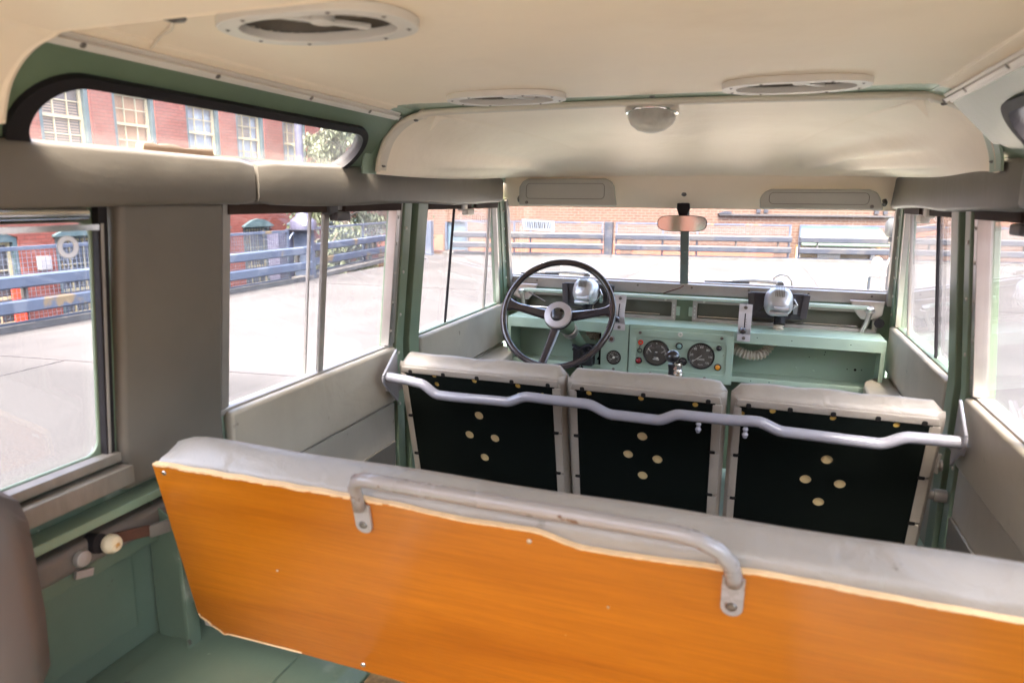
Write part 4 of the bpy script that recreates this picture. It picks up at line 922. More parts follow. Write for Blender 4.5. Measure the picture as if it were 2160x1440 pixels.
mr_ = thing('rear_view_mirror', 'small rounded rear view mirror on a black stalk above the windscreen divider', 'mirror', (-.010, -.12, 1.69))
g = MB(); g.plate([[(-.024, 1.692), (.018, 1.692), (.020, 1.673), (.010, 1.647), (-.015, 1.647), (-.024, 1.673)]], -.195, -.180, lambda u, v, w_: (u, w_, v)); g.build('stalk', 'rubber', mr_, bevel=.003)
mo = [(-.002 + .081 * math.copysign(abs(math.cos(t)) ** .55, math.cos(t)), 1.624 + .0276 * math.copysign(abs(math.sin(t)) ** .62, math.sin(t)) + 0.0) for t in [2 * math.pi * k / 40 for k in range(40)]]
mi_ = [(-.002 + .0785 * math.copysign(abs(math.cos(t)) ** .55, math.cos(t)), 1.624 + .0256 * math.copysign(abs(math.sin(t)) ** .62, math.sin(t))) for t in [2 * math.pi * k / 40 for k in range(40)]]
mt_ = lambda u, v, w_: (u, -.210 + (v - 1.62) * .022 + (u + .00) * .16 - w_, v)
MB().plate([mo], -.010, .002, mt_).build('housing', 'rubber', mr_, bevel=.002)
MB().plate([mi_], .0022, .0034, mt_).build('glass', 'mirror', mr_)

bc = thing('barcode_sticker', 'white barcode sticker on the windscreen glass above the steering wheel', 'sticker', (-.57, 0, 1.6))
def T_ws(u, v, w_=0): return (u, .004 - (v - 1.392) * .488 - .0015 - w_, v)
MB().plate([[(-.613, 1.5846), (-.487, 1.580), (-.483, 1.6205), (-.613, 1.6263)]], 0, .0006, T_ws).build('label', 'sticker', bc)
g = MB(); x = -.603; rnd = random.Random(4)
while x < -.500:
    ww = rnd.choice((.0012, .0022, .0034)); g.plate([[(x, 1.591), (x + ww, 1.591), (x + ww, 1.616), (x, 1.616)]], .0007, .0010, T_ws); x += ww + rnd.choice((.0018, .003, .0045))
g.build('bars', 'barc', bc)
g = MB(); pts = [(-1.818, 1.762), (-1.814, 1.779), (-1.80, 1.781), (-1.785, 1.778), (-1.77, 1.780), (-1.75, 1.7795), (-1.735, 1.776), (-1.70, 1.778), (-1.67, 1.779), (-1.668, 1.762)]
g.plate([pts], -.664, -.648, lambda u, v, w_: (w_, u, v)); tag(g.build('cardboard_scrap', 'cardboard', bevel=.001), 'torn brown cardboard scrap lying on top of the padded cantrail', 'cardboard')

# ------------------------------------------------------------------ dashboard
D = thing('dashboard', 'green painted metal dashboard with open parcel shelves and instrument panel', 'dashboard', (0, -.2, 1.08))
DY = lambda u, v, w_: (u, w_, v)
for x0, x1 in ((-.633, -.262), (.190, .664)):
    g = MB()
    g.plate([[(x0, 1.084), (x1, 1.084), (x1, 1.262), (x0, 1.262)], [(x0 + .012, 1.103), (x1 - .002, 1.103), (x1 - .002, 1.224), (x0 + .012, 1.224)] if x0 < 0 else [(x0 + .006, 1.103), (x1 - .014, 1.103), (x1 - .014, 1.222), (x0 + .006, 1.222)]], -.203, -.199, DY)
    g.box(x0, x1, -.199, -.048, 1.258, 1.262); g.box(x0, x1, -.199, -.048, 1.084, 1.088)
    for x in (x0, x1 - .004): g.box(x, x + .004, -.199, -.048, 1.088, 1.258)
    g.build('parcel_shelf', 'green', D, bevel=.0018)
g = MB(); g.box(-.629, -.266, -.062, -.058, 1.088, 1.258); g.box(.194, .66, -.062, -.058, 1.088, 1.258)
g.split('shelf_back', 'dashback', D)
g = MB()
for x, z, r_ in ((.415, 1.165, .004), (.47, 1.163, .004), (.41, 1.120, .003), (.468, 1.115, .003)): g.lathe([(0, .002), (r_, .001), (r_ * 1.2, 0)], (x, -.063, z), (0, -1, 0), 8)
g.split('rivet', 'green', D)
g = MB()
for x, z, r_ in ((.50, 1.185, .002), (.498, 1.176, .002), (.45, 1.163, .0018), (.575, 1.13, .002), (.60, 1.13, .0045), (.62, 1.131, .002)): g.lathe([(0, .0006), (r_, .0006), (r_, 0)], (x, -.0625, z), (0, -1, 0), 8)
for x, z in ((.27, 1.245), (.38, 1.243), (.56, 1.243), (.26, 1.093), (.32, 1.093)): g.lathe([(0, .0006), (.0018, .0006), (.0018, 0)], (x, -.2032, z), (0, -1, 0), 8)
g.split('drilled_hole', 'vdark', D)
# narrow panel with the small gauge
g = MB(); g.plate([rrect(-.267, -.168, 1.084, 1.262, .004)], -.209, -.199, DY); g.build('switch_panel', 'green', D, bevel=.003)
g = MB(); g.box(-.262, .19, -.199, -.17, 1.258, 1.262); g.box(-.267, .20, -.17, -.048, 1.255, 1.261); g.build('top_shelf', 'green', D)
# instrument panel
g = MB(); g.plate([rrect(-.163, .195, 1.074, 1.247, .012), rrect(-.138, .174, 1.104, 1.222, .016)], -.212, -.201, DY); ip = g.build('instrument_panel', 'green', D, bevel=.003, seg=3)
g = MB(); g.plate([rrect(-.141, .177, 1.101, 1.225, .012), circ(-.066, 1.166, .0425, 28), circ(.089, 1.167, .0425, 28)], -.206, -.202, DY); g.build('recess', 'green', ip)
g = MB(); g.box(-.165, .197, -.2, -.198, 1.07, 1.262); g.build('backing_plate', 'green', ip)
g = MB()
for x, z in ((-.126, 1.236), (.155, 1.236), (-.083, 1.090), (.106, 1.089)): g.lathe([(0, .004), (.005, .003), (.0058, 0)], (x, -.2125, z), (0, -1, 0), 10)
for x, z in ((-.198, 1.244), (-.218, 1.093)): g.lathe([(0, .003), (.0048, .002), (.0055, 0)], (x, -.2095, z), (0, -1, 0), 10)
g.split('screw', 'screw', ip)
def gauge(cx, cz, r, kind, y=-.2065):
    g = MB(); g.lathe([(r, 0), (r, .006), (r * .95, .009), (r * .90, .006), (r * .90, .001)], (cx, y, cz), (0, -1, 0), 40); b = g.build('gauge', 'chrome_dark', D)
    MB().lathe([(0, .0015), (r * .92, .0015)], (cx, y, cz), (0, -1, 0), 36).build('dial', 'dial', b)
    T = lambda dx, dz: (cx + dx, y - .0020, cz + dz)
    g = MB(); Tt = lambda ox, oz: (lambda a, b_: T(ox + a, oz + b_))
    if kind == 'speed':
        for s_, an in (('0', 215), ('20', 175), ('40', 130), ('60', 88), ('80', 44), ('100', -3), ('120', -47)):
            a = R(an); text_mesh(g, s_, r * .25 if len(s_) < 3 else r * .21, Tt(r * .68 * math.cos(a), r * .68 * math.sin(a)))
        for k in range(27):
            a = R(225 - 270 * k / 26); q = .80 if k % 2 else .77
            p1, p2 = T(r * q * math.cos(a), r * q * math.sin(a)), T(r * .85 * math.cos(a), r * .85 * math.sin(a)); g.beam(p1, p2, .0006, .0004, up=(0, 1, 0))
        text_mesh(g, 'Km/h', r * .17, Tt(0, -r * .66)); text_mesh(g, '00000', r * .22, Tt(0, -r * .26))
        a = R(218); g.beam(T(-.004 * math.cos(a), -.004 * math.sin(a)), T(r * .78 * math.cos(a), r * .78 * math.sin(a)), .0016, .0008, up=(0, 1, 0))
    elif kind == 'twin':
        for ww, hz, hh in ((.10, .74, .06), (.16, .06, .06), (.34, -.38, .07), (.46, -.50, .07)): g.beam(T(-r * ww / 2, r * hz), T(r * ww / 2, r * (hz - .02)), .0004, r * hh, up=(0, 0, 1))
        for sx, a0, a1 in ((-1, 125, 190), (1, -10, 55)):
            for k in range(9):
                a = R(a0 + (a1 - a0) * k / 8); g.beam(T(r * .62 * math.cos(a), r * .62 * math.sin(a)), T(r * .74 * math.cos(a), r * .74 * math.sin(a)), .0009, .0004, up=(0, 1, 0))
            g.beam(T(sx * r * .38, r * .02), T(sx * r * .62, r * .30 if sx < 0 else r * .2), .0013, .0006, up=(0, 1, 0))
        for s_, dx, dz in (('E', -.72, -.02), ('F', -.40, .48), ('H', .44, .45), ('C', .72, 0)): text_mesh(g, s_, r * .17, Tt(r * dx, r * dz))
    else:
        for k in range(13):
            a = R(225 - 270 * k / 12); g.beam(T(r * .6 * math.cos(a), r * .6 * math.sin(a)), T(r * .80 * math.cos(a), r * .80 * math.sin(a)), .0010, .0004, up=(0, 1, 0))
        for s_, dx, dz in (('0', -.45, -.25), ('50', -.2, .35), ('100', .38, .1)): text_mesh(g, s_, r * .28, Tt(r * dx, r * dz))
        g.beam(T(0, 0), T(-.4 * r, -.35 * r), .0012, .0006, up=(0, 1, 0)); g.lathe([(0, .002), (r * .18, .001), (r * .18, 0)], (cx, y - .002, cz), (0, -1, 0), 10)
    g.build('markings', 'mark', b, smooth=180)
    MB().lathe([(0, .0062), (r * .6, .0058), (r * .89, .004)], (cx, y, cz), (0, -1, 0), 36).build('glass', 'gglass', b)
gauge(-.066, 1.166, .047, 'twin'); gauge(.089, 1.167, .047, 'speed'); gauge(-.218, 1.137, .0265, 'small', y=-.2095)
def lampknob(x, z, r, mat, name, y=-.2065, ring='rubber'):
    g = MB(); g.lathe([(r, 0), (r * .98, .005), (r * .72, .006), (r * .7, .003), (0, .003)], (x, y, z), (0, -1, 0), 20); o = g.build(name, ring, D)
    MB().lathe([(r * .72, .003), (r * .66, .009), (r * .3, .0115), (0, .012)], (x, y, z), (0, -1, 0), 20).build('lens', mat, o)
lampknob(-.127, 1.133, .0125, 'red', 'warning_lamp'); lampknob(.148, 1.132, .0125, 'amber', 'warning_lamp'); lampknob(.013, 1.197, .0125, 'bluegreen', 'push_button')
lampknob(.148, 1.200, .0095, 'bakelite', 'switch_knob'); lampknob(-.125, 1.170, .009, 'dgreen', 'switch_knob'); lampknob(.028, 1.142, .015, 'blackgloss', 'switch_knob')
g = MB(); g.lathe([(.004, 0), (.0095, 0), (.009, .004), (.004, .004), (.004, 0)], (-.123, -.2065, 1.200), (0, -1, 0), 16); g.build('ignition_ring', 'redpaint', D)
MB().tube([(-.123, -.209, 1.191), (-.124, -.220, 1.187), (-.124, -.218, 1.181)], .0022, 6).build('toggle', 'screw', D)
g = MB(); g.lathe([(.0035, 0), (.0085, 0), (.0078, .003), (.0035, .003), (.0035, 0)], (.015, -.2122, 1.239), (0, -1, 0), 16); g.build('bare_ring', 'white', D)
g = MB(); g.lathe([(.0075, .004), (.0125, .004), (.0125, 0), (.0075, 0)], (-.229, -.209, 1.205), (0, -1, 0), 18); ol = g.build('lock_ring', 'chrome', D)
MB().lathe([(0, .008), (.007, .007), (.0074, 0)], (-.229, -.209, 1.205), (0, -1, 0), 14).build('lock_core', 'leather', ol)

# ------------------------------------------------------------------ vent control quadrants
for x, lb in ((-.202, 'pale metal vent quadrant with black ball lever, just right of the steering wheel'), (.226, 'pale metal vent quadrant with black ball lever, beside the passenger wiper motor')):
    t = thing('vent_quadrant', lb, 'vent control', (x, -.21, 1.21), 'vent control quadrants on the dashboard')
    prof = []
    zs = [z_ + (.032 if x < 0 else .024) for z_ in (1.208, 1.232, 1.236, 1.25, 1.27, 1.29, 1.305, 1.312, 1.335)]
    ysq = [-.216, -.216, -.222, -.232, -.236, -.230, -.219, -.214, -.212]
    g = MB(); o = 0 if x < 0 else .0
    secs = [[(x - .021, y, z - .0), (x + .021, y, z), (x + .021, y + .003, z), (x - .021, y + .003, z)] for y, z in zip(ysq, zs)]
    g.loft(secs); g.build('plate', 'quadplate', t, bevel=.0012)
    g = MB(); g.loft([[(x - .0018, y - .0006, z), (x + .0018, y - .0006, z), (x + .0018, y + .001, z), (x - .0018, y + .001, z)] for y, z in list(zip(ysq, zs))[2:7]])
    for k in range(6): z = zs[3] - .004 + .008 * k; y = interp(z, list(zip(zs, ysq))); g.beam((x, y - .0004, z), (x + .006, y - .0004, z), .0012, .001)
    g.build('slot', 'vdark', t)
    g = MB(); zk = 1.286 if x < 0 else 1.274; g.lathe([(0, .022), (.008, .019), (.0115, .011), (.008, .003), (.003, 0), (.003, -.02)], (x - .004, -.240, zk), (0, -1, 0), 16); g.build('lever_ball', 'bakelite', t)
    g = MB()
    for z, y in ((zs[8] - .011, -.2140), (zs[0] + .011, -.2165)): g.lathe([(0, .004), (.0055, .003), (.0062, 0)], (x, y, z), (0, -1, 0), 12)
    g.split('screw', 'screw', t)

# ------------------------------------------------------------------ wiper motors
for x, lb, tilt in ((-.352, 'silver ribbed wiper motor behind the steering wheel rim', .16), (.331, 'silver ribbed wiper motor on the passenger side, above the beige hose', 0.)):
    t = thing('wiper_motor', lb, 'wiper motor', (x, -.10, 1.35), 'wiper motors on the windscreen frame')
    g = MB()
    for s in (-1, 1):
        g.plate([[(x + s * .095, 1.386), (x + s * .035, 1.386), (x + s * .050, 1.328), (x + s * .075, 1.302), (x + s * .087, 1.300)]], -.080, -.072, DY)
        g.beam((x + s * .092, -.082, 1.384), (x + s * .084, -.092, 1.302), .003, .022, up=(1, 0, 0))
    g.box(x - .085, x + .085, -.082, -.070, 1.296, 1.318)
    g.build('mounting_bracket', 'steelgrey', t, bevel=.002)
    g = MB(); g.box(x + .050, x + .064, -.10, -.08, 1.318, 1.352); g.tube([(x + .04, -.11, 1.33), (x + .062, -.112, 1.352), (x + .05, -.10, 1.37)], .003, 6); g.build('link', 'chrome', t, bevel=.002)
    ax = Vector((-.10 if x < 0 else .02, -.86, .42)).normalized()
    c0 = Vector((x, -.075, 1.345)); e = Vector((1, 0, 0)); e = (e - e.dot(ax) * ax).normalized(); up = ax.cross(e) * -1
    if up.z < 0: up = -up
    def ring(h, sx, sy, dz=0, n=28):
        out = []
        for k in range(n):
            a = 2 * math.pi * k / n; c, s_ = math.cos(a), math.sin(a)
            out.append(c0 + ax * h + e * sx * math.copysign(abs(c) ** .75, c) + up * (sy * math.copysign(abs(s_) ** .75, s_) + dz))
        return out
    g = MB(); g.loft([ring(0, .044, .046), ring(.022, .046, .049), ring(.024, .048, .051), ring(.030, .048, .051), ring(.032, .046, .049), ring(.056, .043, .046), ring(.070, .036, .038), ring(.078, .024, .026)]); g.build('housing', 'castalu', t, smooth=50)
    g = MB()
    for k in range(6):
        xx = -.0135 + .0054 * k
        for (h0, u0, h1, u1) in ((.033, .0500, .060, .0465), (.0580, .0455, .0712, .0385), (.0722, .0350, .0800, .0240), (.0800, .022, .0800, .002)):
            g.beam(c0 + ax * h0 + e * xx + up * u0, c0 + ax * h1 + e * xx + up * u1, .0022, .0022, up=up if h0 < .05 else ax)
    g.build('groove_shade_strips', 'channel', t)  # raised dark strips, painting the shade of grooves between the ribs
    g = MB(); g.tube([c0 + ax * .050 - up * .048 - e * .028, c0 + ax * .060 - up * .052, c0 + ax * .058 - up * .050 + e * .030], [.008, .010, .008], 10); g.build('lower_lug', 'castalu', t)
    L0 = c0 + ax * .074 - up * .042 + e * .010
    g = MB(); g.tube([L0 - e * .026 + up * .004, L0 + e * .0, L0 + e * .022 + up * .003], [.0055, .008, .0095], 12); g.build('park_lever', 'castalu', t)
    g = MB(); g.tube([c0 + ax * .01 - up * .04 + e * .008, c0 + ax * .01 - up * .075 + e * .008], .019, 14); g.build('rubber_collar', 'rubber', t)

# ------------------------------------------------------------------ beige ribbed demister hoses
def hose(pts, r, name, label, step=.0105):
    ps = [Vector(p) for p in pts]; fine = []
    for i in range(len(ps) - 1):
        a, b, c, d = ps[max(0, i - 1)], ps[i], ps[i + 1], ps[min(len(ps) - 1, i + 2)]
        for k in range(40):
            f = k / 40; fine.append(.5 * ((2 * b) + (c - a) * f + (2 * a - 5 * b + 4 * c - d) * f * f + (-a + 3 * b - 3 * c + d) * f ** 3))
    fine.append(ps[-1]); P = []; rad = []; acc = 0
    for i, p in enumerate(fine):
        if i: acc += (p - fine[i - 1]).length
        P.append(p); rad.append(r * (1 + .15 * math.sin(2 * math.pi * acc / step)))
    g = MB(); g.tube(P, rad, 16); return tag(g.build(name, 'hose', smooth=180), label, 'hose', 'ribbed demister hoses')
hose([(.338, -.10, 1.30), (.337, -.10, 1.265), (.325, -.11, 1.235), (.310, -.115, 1.195), (.285, -.125, 1.172), (.245, -.13, 1.168), (.205, -.12, 1.180), (.17, -.08, 1.20)], .0165, 'demister_hose', 'beige ribbed hose curling from the passenger wiper motor into the shelf')
hose([(-.343, -.095, 1.315), (-.342, -.095, 1.27), (-.335, -.09, 1.20), (-.31, -.085, 1.19), (-.285, -.09, 1.215), (-.262, -.10, 1.205)], .0165, 'demister_hose', 'beige ribbed hose under the wiper motor behind the steering wheel')

# ------------------------------------------------------------------ steering wheel
tw = R(30); WC = Vector((-.373, -.44, 1.3245)); WN = Vector((0, -math.cos(tw), math.sin(tw))); WU = Vector((0, math.sin(tw), math.cos(tw))); WX = Vector((1, 0, 0))
W = thing('steering_wheel', 'large thin black three spoke steering wheel with silver and black hub', 'steering wheel', WC)
wp_ = lambda a, r, h=0: WC + WX * r * math.cos(a) + WU * r * math.sin(a) + WN * h
g = MB(); g.tube([wp_(2 * math.pi * k / 72, .189) for k in range(72)], .0108, 14, closed=True); g.build('rim', 'bakelite', W)
for an, w0, w1 in ((172, .040, .026), (8, .040, .026), (-98, .036, .028)):
    g = MB(); a = R(an); secs = []
    for k in range(9):
        t = k / 8; rr = .03 + .152 * t; hh = -.032 + .030 * t ** 1.5; wd = (w0 + (w1 - w0) * t + (.018 * max(0, t - .8) * 5 if an != -98 else 0)) / 2 * (1.2 if t > .95 else 1)
        c = wp_(a, rr, hh); tv = -WX * math.sin(a) + WU * math.cos(a)
        secs.append([c + tv * wd - WN * .004, c + tv * wd * .6 + WN * .005, c - tv * wd * .6 + WN * .005, c - tv * wd - WN * .004])
    g.loft(secs); g.build('spoke', 'bakelite', W, bevel=.0015, smooth=60)
g = MB(); g.lathe([(0, .006), (.040, .006), (.0465, .003), (.048, -.004)], WC - WN * .012, WN, 40); g.build('hub_plate', 'hubgrey', W)
g = MB(); g.lathe([(.048, -.004), (.050, -.016), (.044, -.030), (.034, -.040), (0, -.040)], WC - WN * .012, WN, 40); g.build('hub_boss', 'bakelite', W)
g = MB(); g.lathe([(0, .013), (.012, .0125), (.020, .010), (.0245, .006), (.025, .004)], WC - WN * .012, WN, 32); g.build('horn_button', 'blackgloss', W)
g = MB(); g.lathe([(.034, -.04), (.036, -.075), (.030, -.10), (.022, -.105), (.022, -.30), (0, -.30)], WC - WN * .012, (WN + Vector((-.10, 0, .05))).normalized(), 24); g.build('column', 'dgreen', W)
g = MB(); cN = (WN + Vector((-.10, 0, .05))).normalized()
g.lathe([(.026, -.118), (.029, -.120), (.029, -.150), (.026, -.152)], WC - WN * .012, cN, 20); g.build('column_clamp', 'alu', W)
cs = thing('column_switch', 'black switch and bracket cluster on the steering column under the wheel', 'switch', (-.33, -.25, 1.15))
g = MB(); g.box(-.372, -.345, -.215, -.17, 1.085, 1.172); g.box(-.335, -.290, -.235, -.19, 1.10, 1.178); g.beam((-.36, -.235, 1.172), (-.33, -.24, 1.14), .018, .03); g.build('switch_body', 'blackgloss', cs, bevel=.006)
g = MB(); g.tube([(-.362, -.25, 1.182), (-.340, -.262, 1.168), (-.325, -.262, 1.175), (-.305, -.25, 1.182), (-.292, -.245, 1.172)], .0065, 8); g.lathe([(0, .005), (.004, .004), (.005, 0)], (-.30, -.256, 1.165), (0, -1, 0), 10); g.build('switch_clamp', 'rubber', cs)
g = MB()
for p in ([(-.35, -.24, 1.165), (-.345, -.24, 1.13), (-.33, -.24, 1.10), (-.338, -.21, 1.09)], [(-.335, -.25, 1.16), (-.34, -.25, 1.12), (-.325, -.24, 1.095)]): g.tube(p, .003, 6)
g.build('wires', 'rubber', cs)
g = MB(); g.tube([(-.44, -.36, 1.352), (-.475, -.35, 1.366), (-.505, -.345, 1.378)], [.0018, .0018, .0026], 8); g.build('indicator_stalk', 'plate', cs)
g = MB(); g.box(-.285, -.270, -.16, -.08, 1.09, 1.21); g.beam((-.29, -.15, 1.11), (-.262, -.15, 1.165), .008, .006); g.build('pedal_bracket', 'vdark', cs)

# ------------------------------------------------------------------ gear lever
G = thing('gear_lever', 'gear lever with black oval knob and crumpled clear plastic cover in front of the gauges', 'gear lever', (.035, -.60, 1.0))
g = MB(); g.lathe([(0, .026), (.010, .0245), (.018, .018), (.0215, .008), (.019, -.002), (.012, -.008), (0, -.008)], (.034, -.60, 1.238), (-.25, -.25, 1), 24); g.build('knob', 'blackgloss', G)
g = MB(); g.tube([(.037, -.598, 1.236), (.040, -.59, 1.20), (.040, -.56, 1.05), (.04, -.5, .70)], .007, 10); g.build('shaft', 'rubber', G)
g = MB(); g.tube([(.032, -.600, 1.222), (.034, -.60, 1.20), (.032, -.595, 1.15), (.028, -.58, 1.05), (.028, -.56, .9)], [.013, .012, .015, .018, .018], 14); g.build('gaiter', 'blackgloss', G)
g = MB(); rnd = random.Random(11)
g.grid(lambda u, v: (.050 + (.010 + .010 * v) * math.cos(6.283 * u) + rnd.uniform(-.003, .003), -.608 + (.010 + .010 * v) * math.sin(6.283 * u) + rnd.uniform(-.003, .003), 1.228 - .11 * v), 14, 18)
g.build('plastic_cover', 'foil', G, smooth=20)

# ------------------------------------------------------------------ front row seats
sn_ = math.hypot(1, .25)
SU = Vector((0, -.25, 1)) / sn_; SN = Vector((0, -1, -.25)) / sn_
def seat(x0, x1, label, dots, tops, wob):
    xc = (x0 + x1) / 2; O = Vector((0, -1.05, 1.27))
    t = thing('front_seat', label, 'seat', (xc, -1.0, .86), 'front row seat backs with black boards')
    T = lambda u, v, w_: O + Vector((u, 0, 0)) + SU * v + SN * w_
    g = MB(); secs = []; n = 22; rnd = random.Random(int(x0 * 1000))
    for k in range(n + 1):
        f = k / n; x = x0 + (x1 - x0) * f; e = min(x - x0, x1 - x); r = .024; q = 0 if e > r else r - math.sqrt(max(0, r * r - (r - e) ** 2))
        q = min(q, r) ; wv = .0016 * math.sin(f * 21 + wob) + .0012 * math.sin(f * 9 + wob)
        top = .007 - q + wv; fr_ = -.068 + q * .8; bk = 0 - q * .35
        secs.append([T(x, b, c) for b, c in ((-.56, bk), (-.20, bk), (-.022, bk), (-.014, bk - .001), (-.006, bk - .006 - q * .2), (top - .006, -.020), (top, -.034), (top - .001, -.048), (top - .012, fr_ + .010), (top - .035, fr_), (-.2, fr_ - .006), (-.56, fr_))])
    g.loft(secs); g.build('cushion', 'vinyl2', t, smooth=70)
    bx0, bx1 = x0 + .021, x1 - .024
    holes_ = [circ(x, b, r, 20) for x, b, r in dots + tops]
    rv = lambda pts: pts
    lp = [(bx0, -.54), (bx1, -.54), (bx1, -.030), (bx0, -.028)]
    g = MB(); g.plate([lp] + [h for h in holes_], .0015, .0050, T); g.build('back_board', 'black', t)
    for lst, mt, nm in ((dots, 'backing', 'webbing_behind_hole'), (tops, 'backing2', 'wood_behind_hole')):
        g = MB()
        for x, b, r in lst: g.plate([circ(x, b, r + .003, 16)], .0006, .0012, T)
        g.split(nm, mt, t)
    # folded vinyl hem round the board, notched where it is stapled
    g = MB(); g.plate([[(x0 + .010, -.030), (x1 - .010, -.030), (x1 - .014, -.012), (x0 + .014, -.012)]], -.001, .006, T)
    for a0, a1 in ((x0 + .008, x0 + .026), (x1 - .030, x1 - .008)):
        for b0, b1 in ((-.16, -.032), (-.285, -.166), (-.56, -.291)): g.plate([[(a0, b0), (a1, b0), (a1, b1), (a0, b1)]], -.001, .0065, T)
    g.split('hem', 'vinyl2', t, bevel=.003)
    g = MB(); m_ = 5 if x1 - x0 > .4 else 3
    for k in range(m_):
        x = x0 + .04 + (x1 - x0 - .08) * k / (m_ - 1); g.plate([rrect(x - .0055, x + .0055, -.031, -.019, .004, 4)], .004, .0072, T)
    for b in (-.163, -.288): g.plate([rrect(x0 + .014, x0 + .028, b - .004, b + .004, .003, 4)], .0045, .0075, T); g.plate([rrect(x1 - .032, x1 - .018, b - .004, b + .004, .003, 4)], .0045, .0075, T)
    g.split('notch', 'vdark', t)
    g = MB(); g.box(x0 + .01, x1 - .01, -.86, -.52, .87, .93); g.build('seat_pad', 'vinyl2', t, bevel=.02, seg=3)
    return t
def db(x, z): return (x, (z - 1.27) * sn_ , .0125)
seat(-.648, -.184, 'seat back behind the steering wheel, black board with two rows of yellow holes', [db(-.422, 1.135), db(-.456, 1.072), db(-.382, 1.071), db(-.418, 1.006)],
     [(-.60, -.046, .0068), (-.540, -.030, .0072), (-.535, -.056, .0072), (-.425, -.034, .0072), (-.305, -.036, .0072), (-.302, -.062, .0072), (-.24, -.055, .0065)], 1.)
seat(-.176, .204, 'narrow middle front seat back between the two wider ones', [db(.012, 1.131), db(-.023, 1.075), db(.050, 1.071), db(.014, 1.018)],
     [(-.120, -.036, .0068), (.008, -.036, .0068), (.135, -.038, .0068)], 2.4)
seat(.213, .646, 'front passenger seat back, wide one with light grey top roll beside the bar bracket', [db(.430, 1.128), db(.391, 1.069), db(.464, 1.068), db(.425, 1.012)],
     [(.240, -.048, .006), (.305, -.034, .0068), (.43, -.036, .0068), (.555, -.037, .0068), (.61, -.066, .0065)], 4.)
g = MB(); g.box(-.200, -.160, -.90, -.88, .80, 1.06); tag(g.build('lap_belt_cloth', 'belt', bevel=.004), 'pale blue cloth strip showing in the gap between two front seats', 'cloth')

# ------------------------------------------------------------------ grab bar across the front seats
GB = thing('grab_bar', 'lilac grey wavy metal grab bar running across the backs of the front seats', 'grab bar', (0, -1.09, 1.22))
wav = [(-.655, 1.236), (-.600, 1.233), (-.560, 1.228), (-.505, 1.2015), (-.47, 1.201), (-.32, 1.2035), (-.262, 1.2225), (-.20, 1.221), (-.115, 1.2205), (-.050, 1.2005), (.055, 1.200), (.105, 1.2185), (.20, 1.2185), (.272, 1.222), (.330, 1.205), (.515, 1.202), (.575, 1.223), (.62, 1.224), (.668, 1.224)]
pts = []
for i in range(161):
    x = -.655 + 1.323 * i / 160; pts.append((x, -1.092, interp(x, wav)))
g = MB(); g.tube(pts, .0128, 16); g.build('tube', 'bar', GB, smooth=180)
for s, x in ((-1, -.657), (1, .668)):
    g = MB(); g.plate([[(-1.107, 1.225), (-1.095, 1.205), (-1.035, 1.155), (-1.030, 1.165), (-1.035, 1.29), (-1.045, 1.295), (-1.107, 1.240)]], x - .0025, x + .0025, lambda u, v, w_: (w_, u, v)); bk = g.build('end_bracket', 'bar', GB, bevel=.0015)
    g = MB(); g.tube([(x, -1.109, 1.242), (x, -1.111, 1.232), (x, -1.107, 1.222), (x, -1.036, 1.156)], .0035, 8); g.tube([(x, -1.109, 1.242), (x, -1.036, 1.297)], .0035, 8); g.build('rolled_edge', 'bar', bk)
    g = MB(); g.box(*sorted((x, s * .70)), -1.045, -.965, 1.18, 1.20); g.build('pillar_lug', 'bar', GB, bevel=.002)
for x in (.148, .250):
    g = MB(); g.lathe([(.004, 0), (.0065, -.006), (.004, -.012), (.0072, -.018), (.004, -.026), (0, -.027)], (x, -1.092, 1.207), (0, 0, 1), 12); g.build('pin', 'bar', GB)
for x0, x1, z in ((.095, .160, 1.2035), (.292, .335, 1.196), (.54, .60, 1.2075)):
    g = MB(); g.beam((x0, -1.06, z), (x1, -1.06, z - .0015), .004, .003); g.build('yellow_strip', 'backing2', GB)
g = MB(); g.lathe([(0, .012), (.007, .011), (.008, 0), (.013, -.004), (.013, -.008), (0, -.008)], (.655, -.99, 1.135), (-1, 0, 0), 12); g.tube([(.655, -1.0, 1.165), (.648, -1.0, 1.14), (.652, -1.0, 1.12)], .004, 8); tag(g.build('bolt', 'alud'), 'steel bolt under the bar bracket beside the passenger door pillar', 'bolt')
g = MB(); g.tube([(.60, -.95, 1.05), (.685, -.95, 1.05)], .010, 12); g.tube([(.665, -.95, 1.05), (.69, -.95, 1.05)], .015, 12); tag(g.build('hinge_pin', 'alud'), 'seat hinge pin with knob low beside the passenger pillar', 'pin')

# ------------------------------------------------------------------ rear bench with plywood back
BN_ = math.hypot(1, .2); BU = Vector((0, -.2, 1)) / BN_; BN = Vector((0, -1, -.2)) / BN_; BO = Vector((0, -1.889, 1.302))
B = thing('bench_seat', 'rear bench seat back with orange plywood rear panel and grey vinyl cushion', 'bench seat', (0, -1.80, .95))
BT = lambda u, v, w_: BO + Vector((u, 0, 0)) + BU * v + BN * w_
edge = [(-.605, .0), (-.26, .001), (-.205, .0), (-.09, -.006), (0, -.004), (.075, -.018), (.13, -.0165), (.22, -.012), (.28, -.009), (.45, -.012), (.625, -.013)]
top = [(x, interp(x, edge) + .0008 * math.sin(x * 97) * (1 if x < -.2 else .4)) for x in [-.604 + 1.224 * k / 120 for k in range(121)]]
low = [(.62, -.330), (.3, -.333), (-.20, -.330), (-.235, -.328), (-.40, -.3255), (-.545, -.3265), (-.556, -.334 + .004), (-.566, -.322), (-.577, -.317), (-.585, -.309), (-.598, -.303), (-.6005, -.296)]
g = MB(); g.plate([low + top], 0, .0085, BT, mi=0, mside=1); pb = g.build('plywood_back', ['ply', 'plyedge'], B)
g = MB(); rnd = random.Random(3)
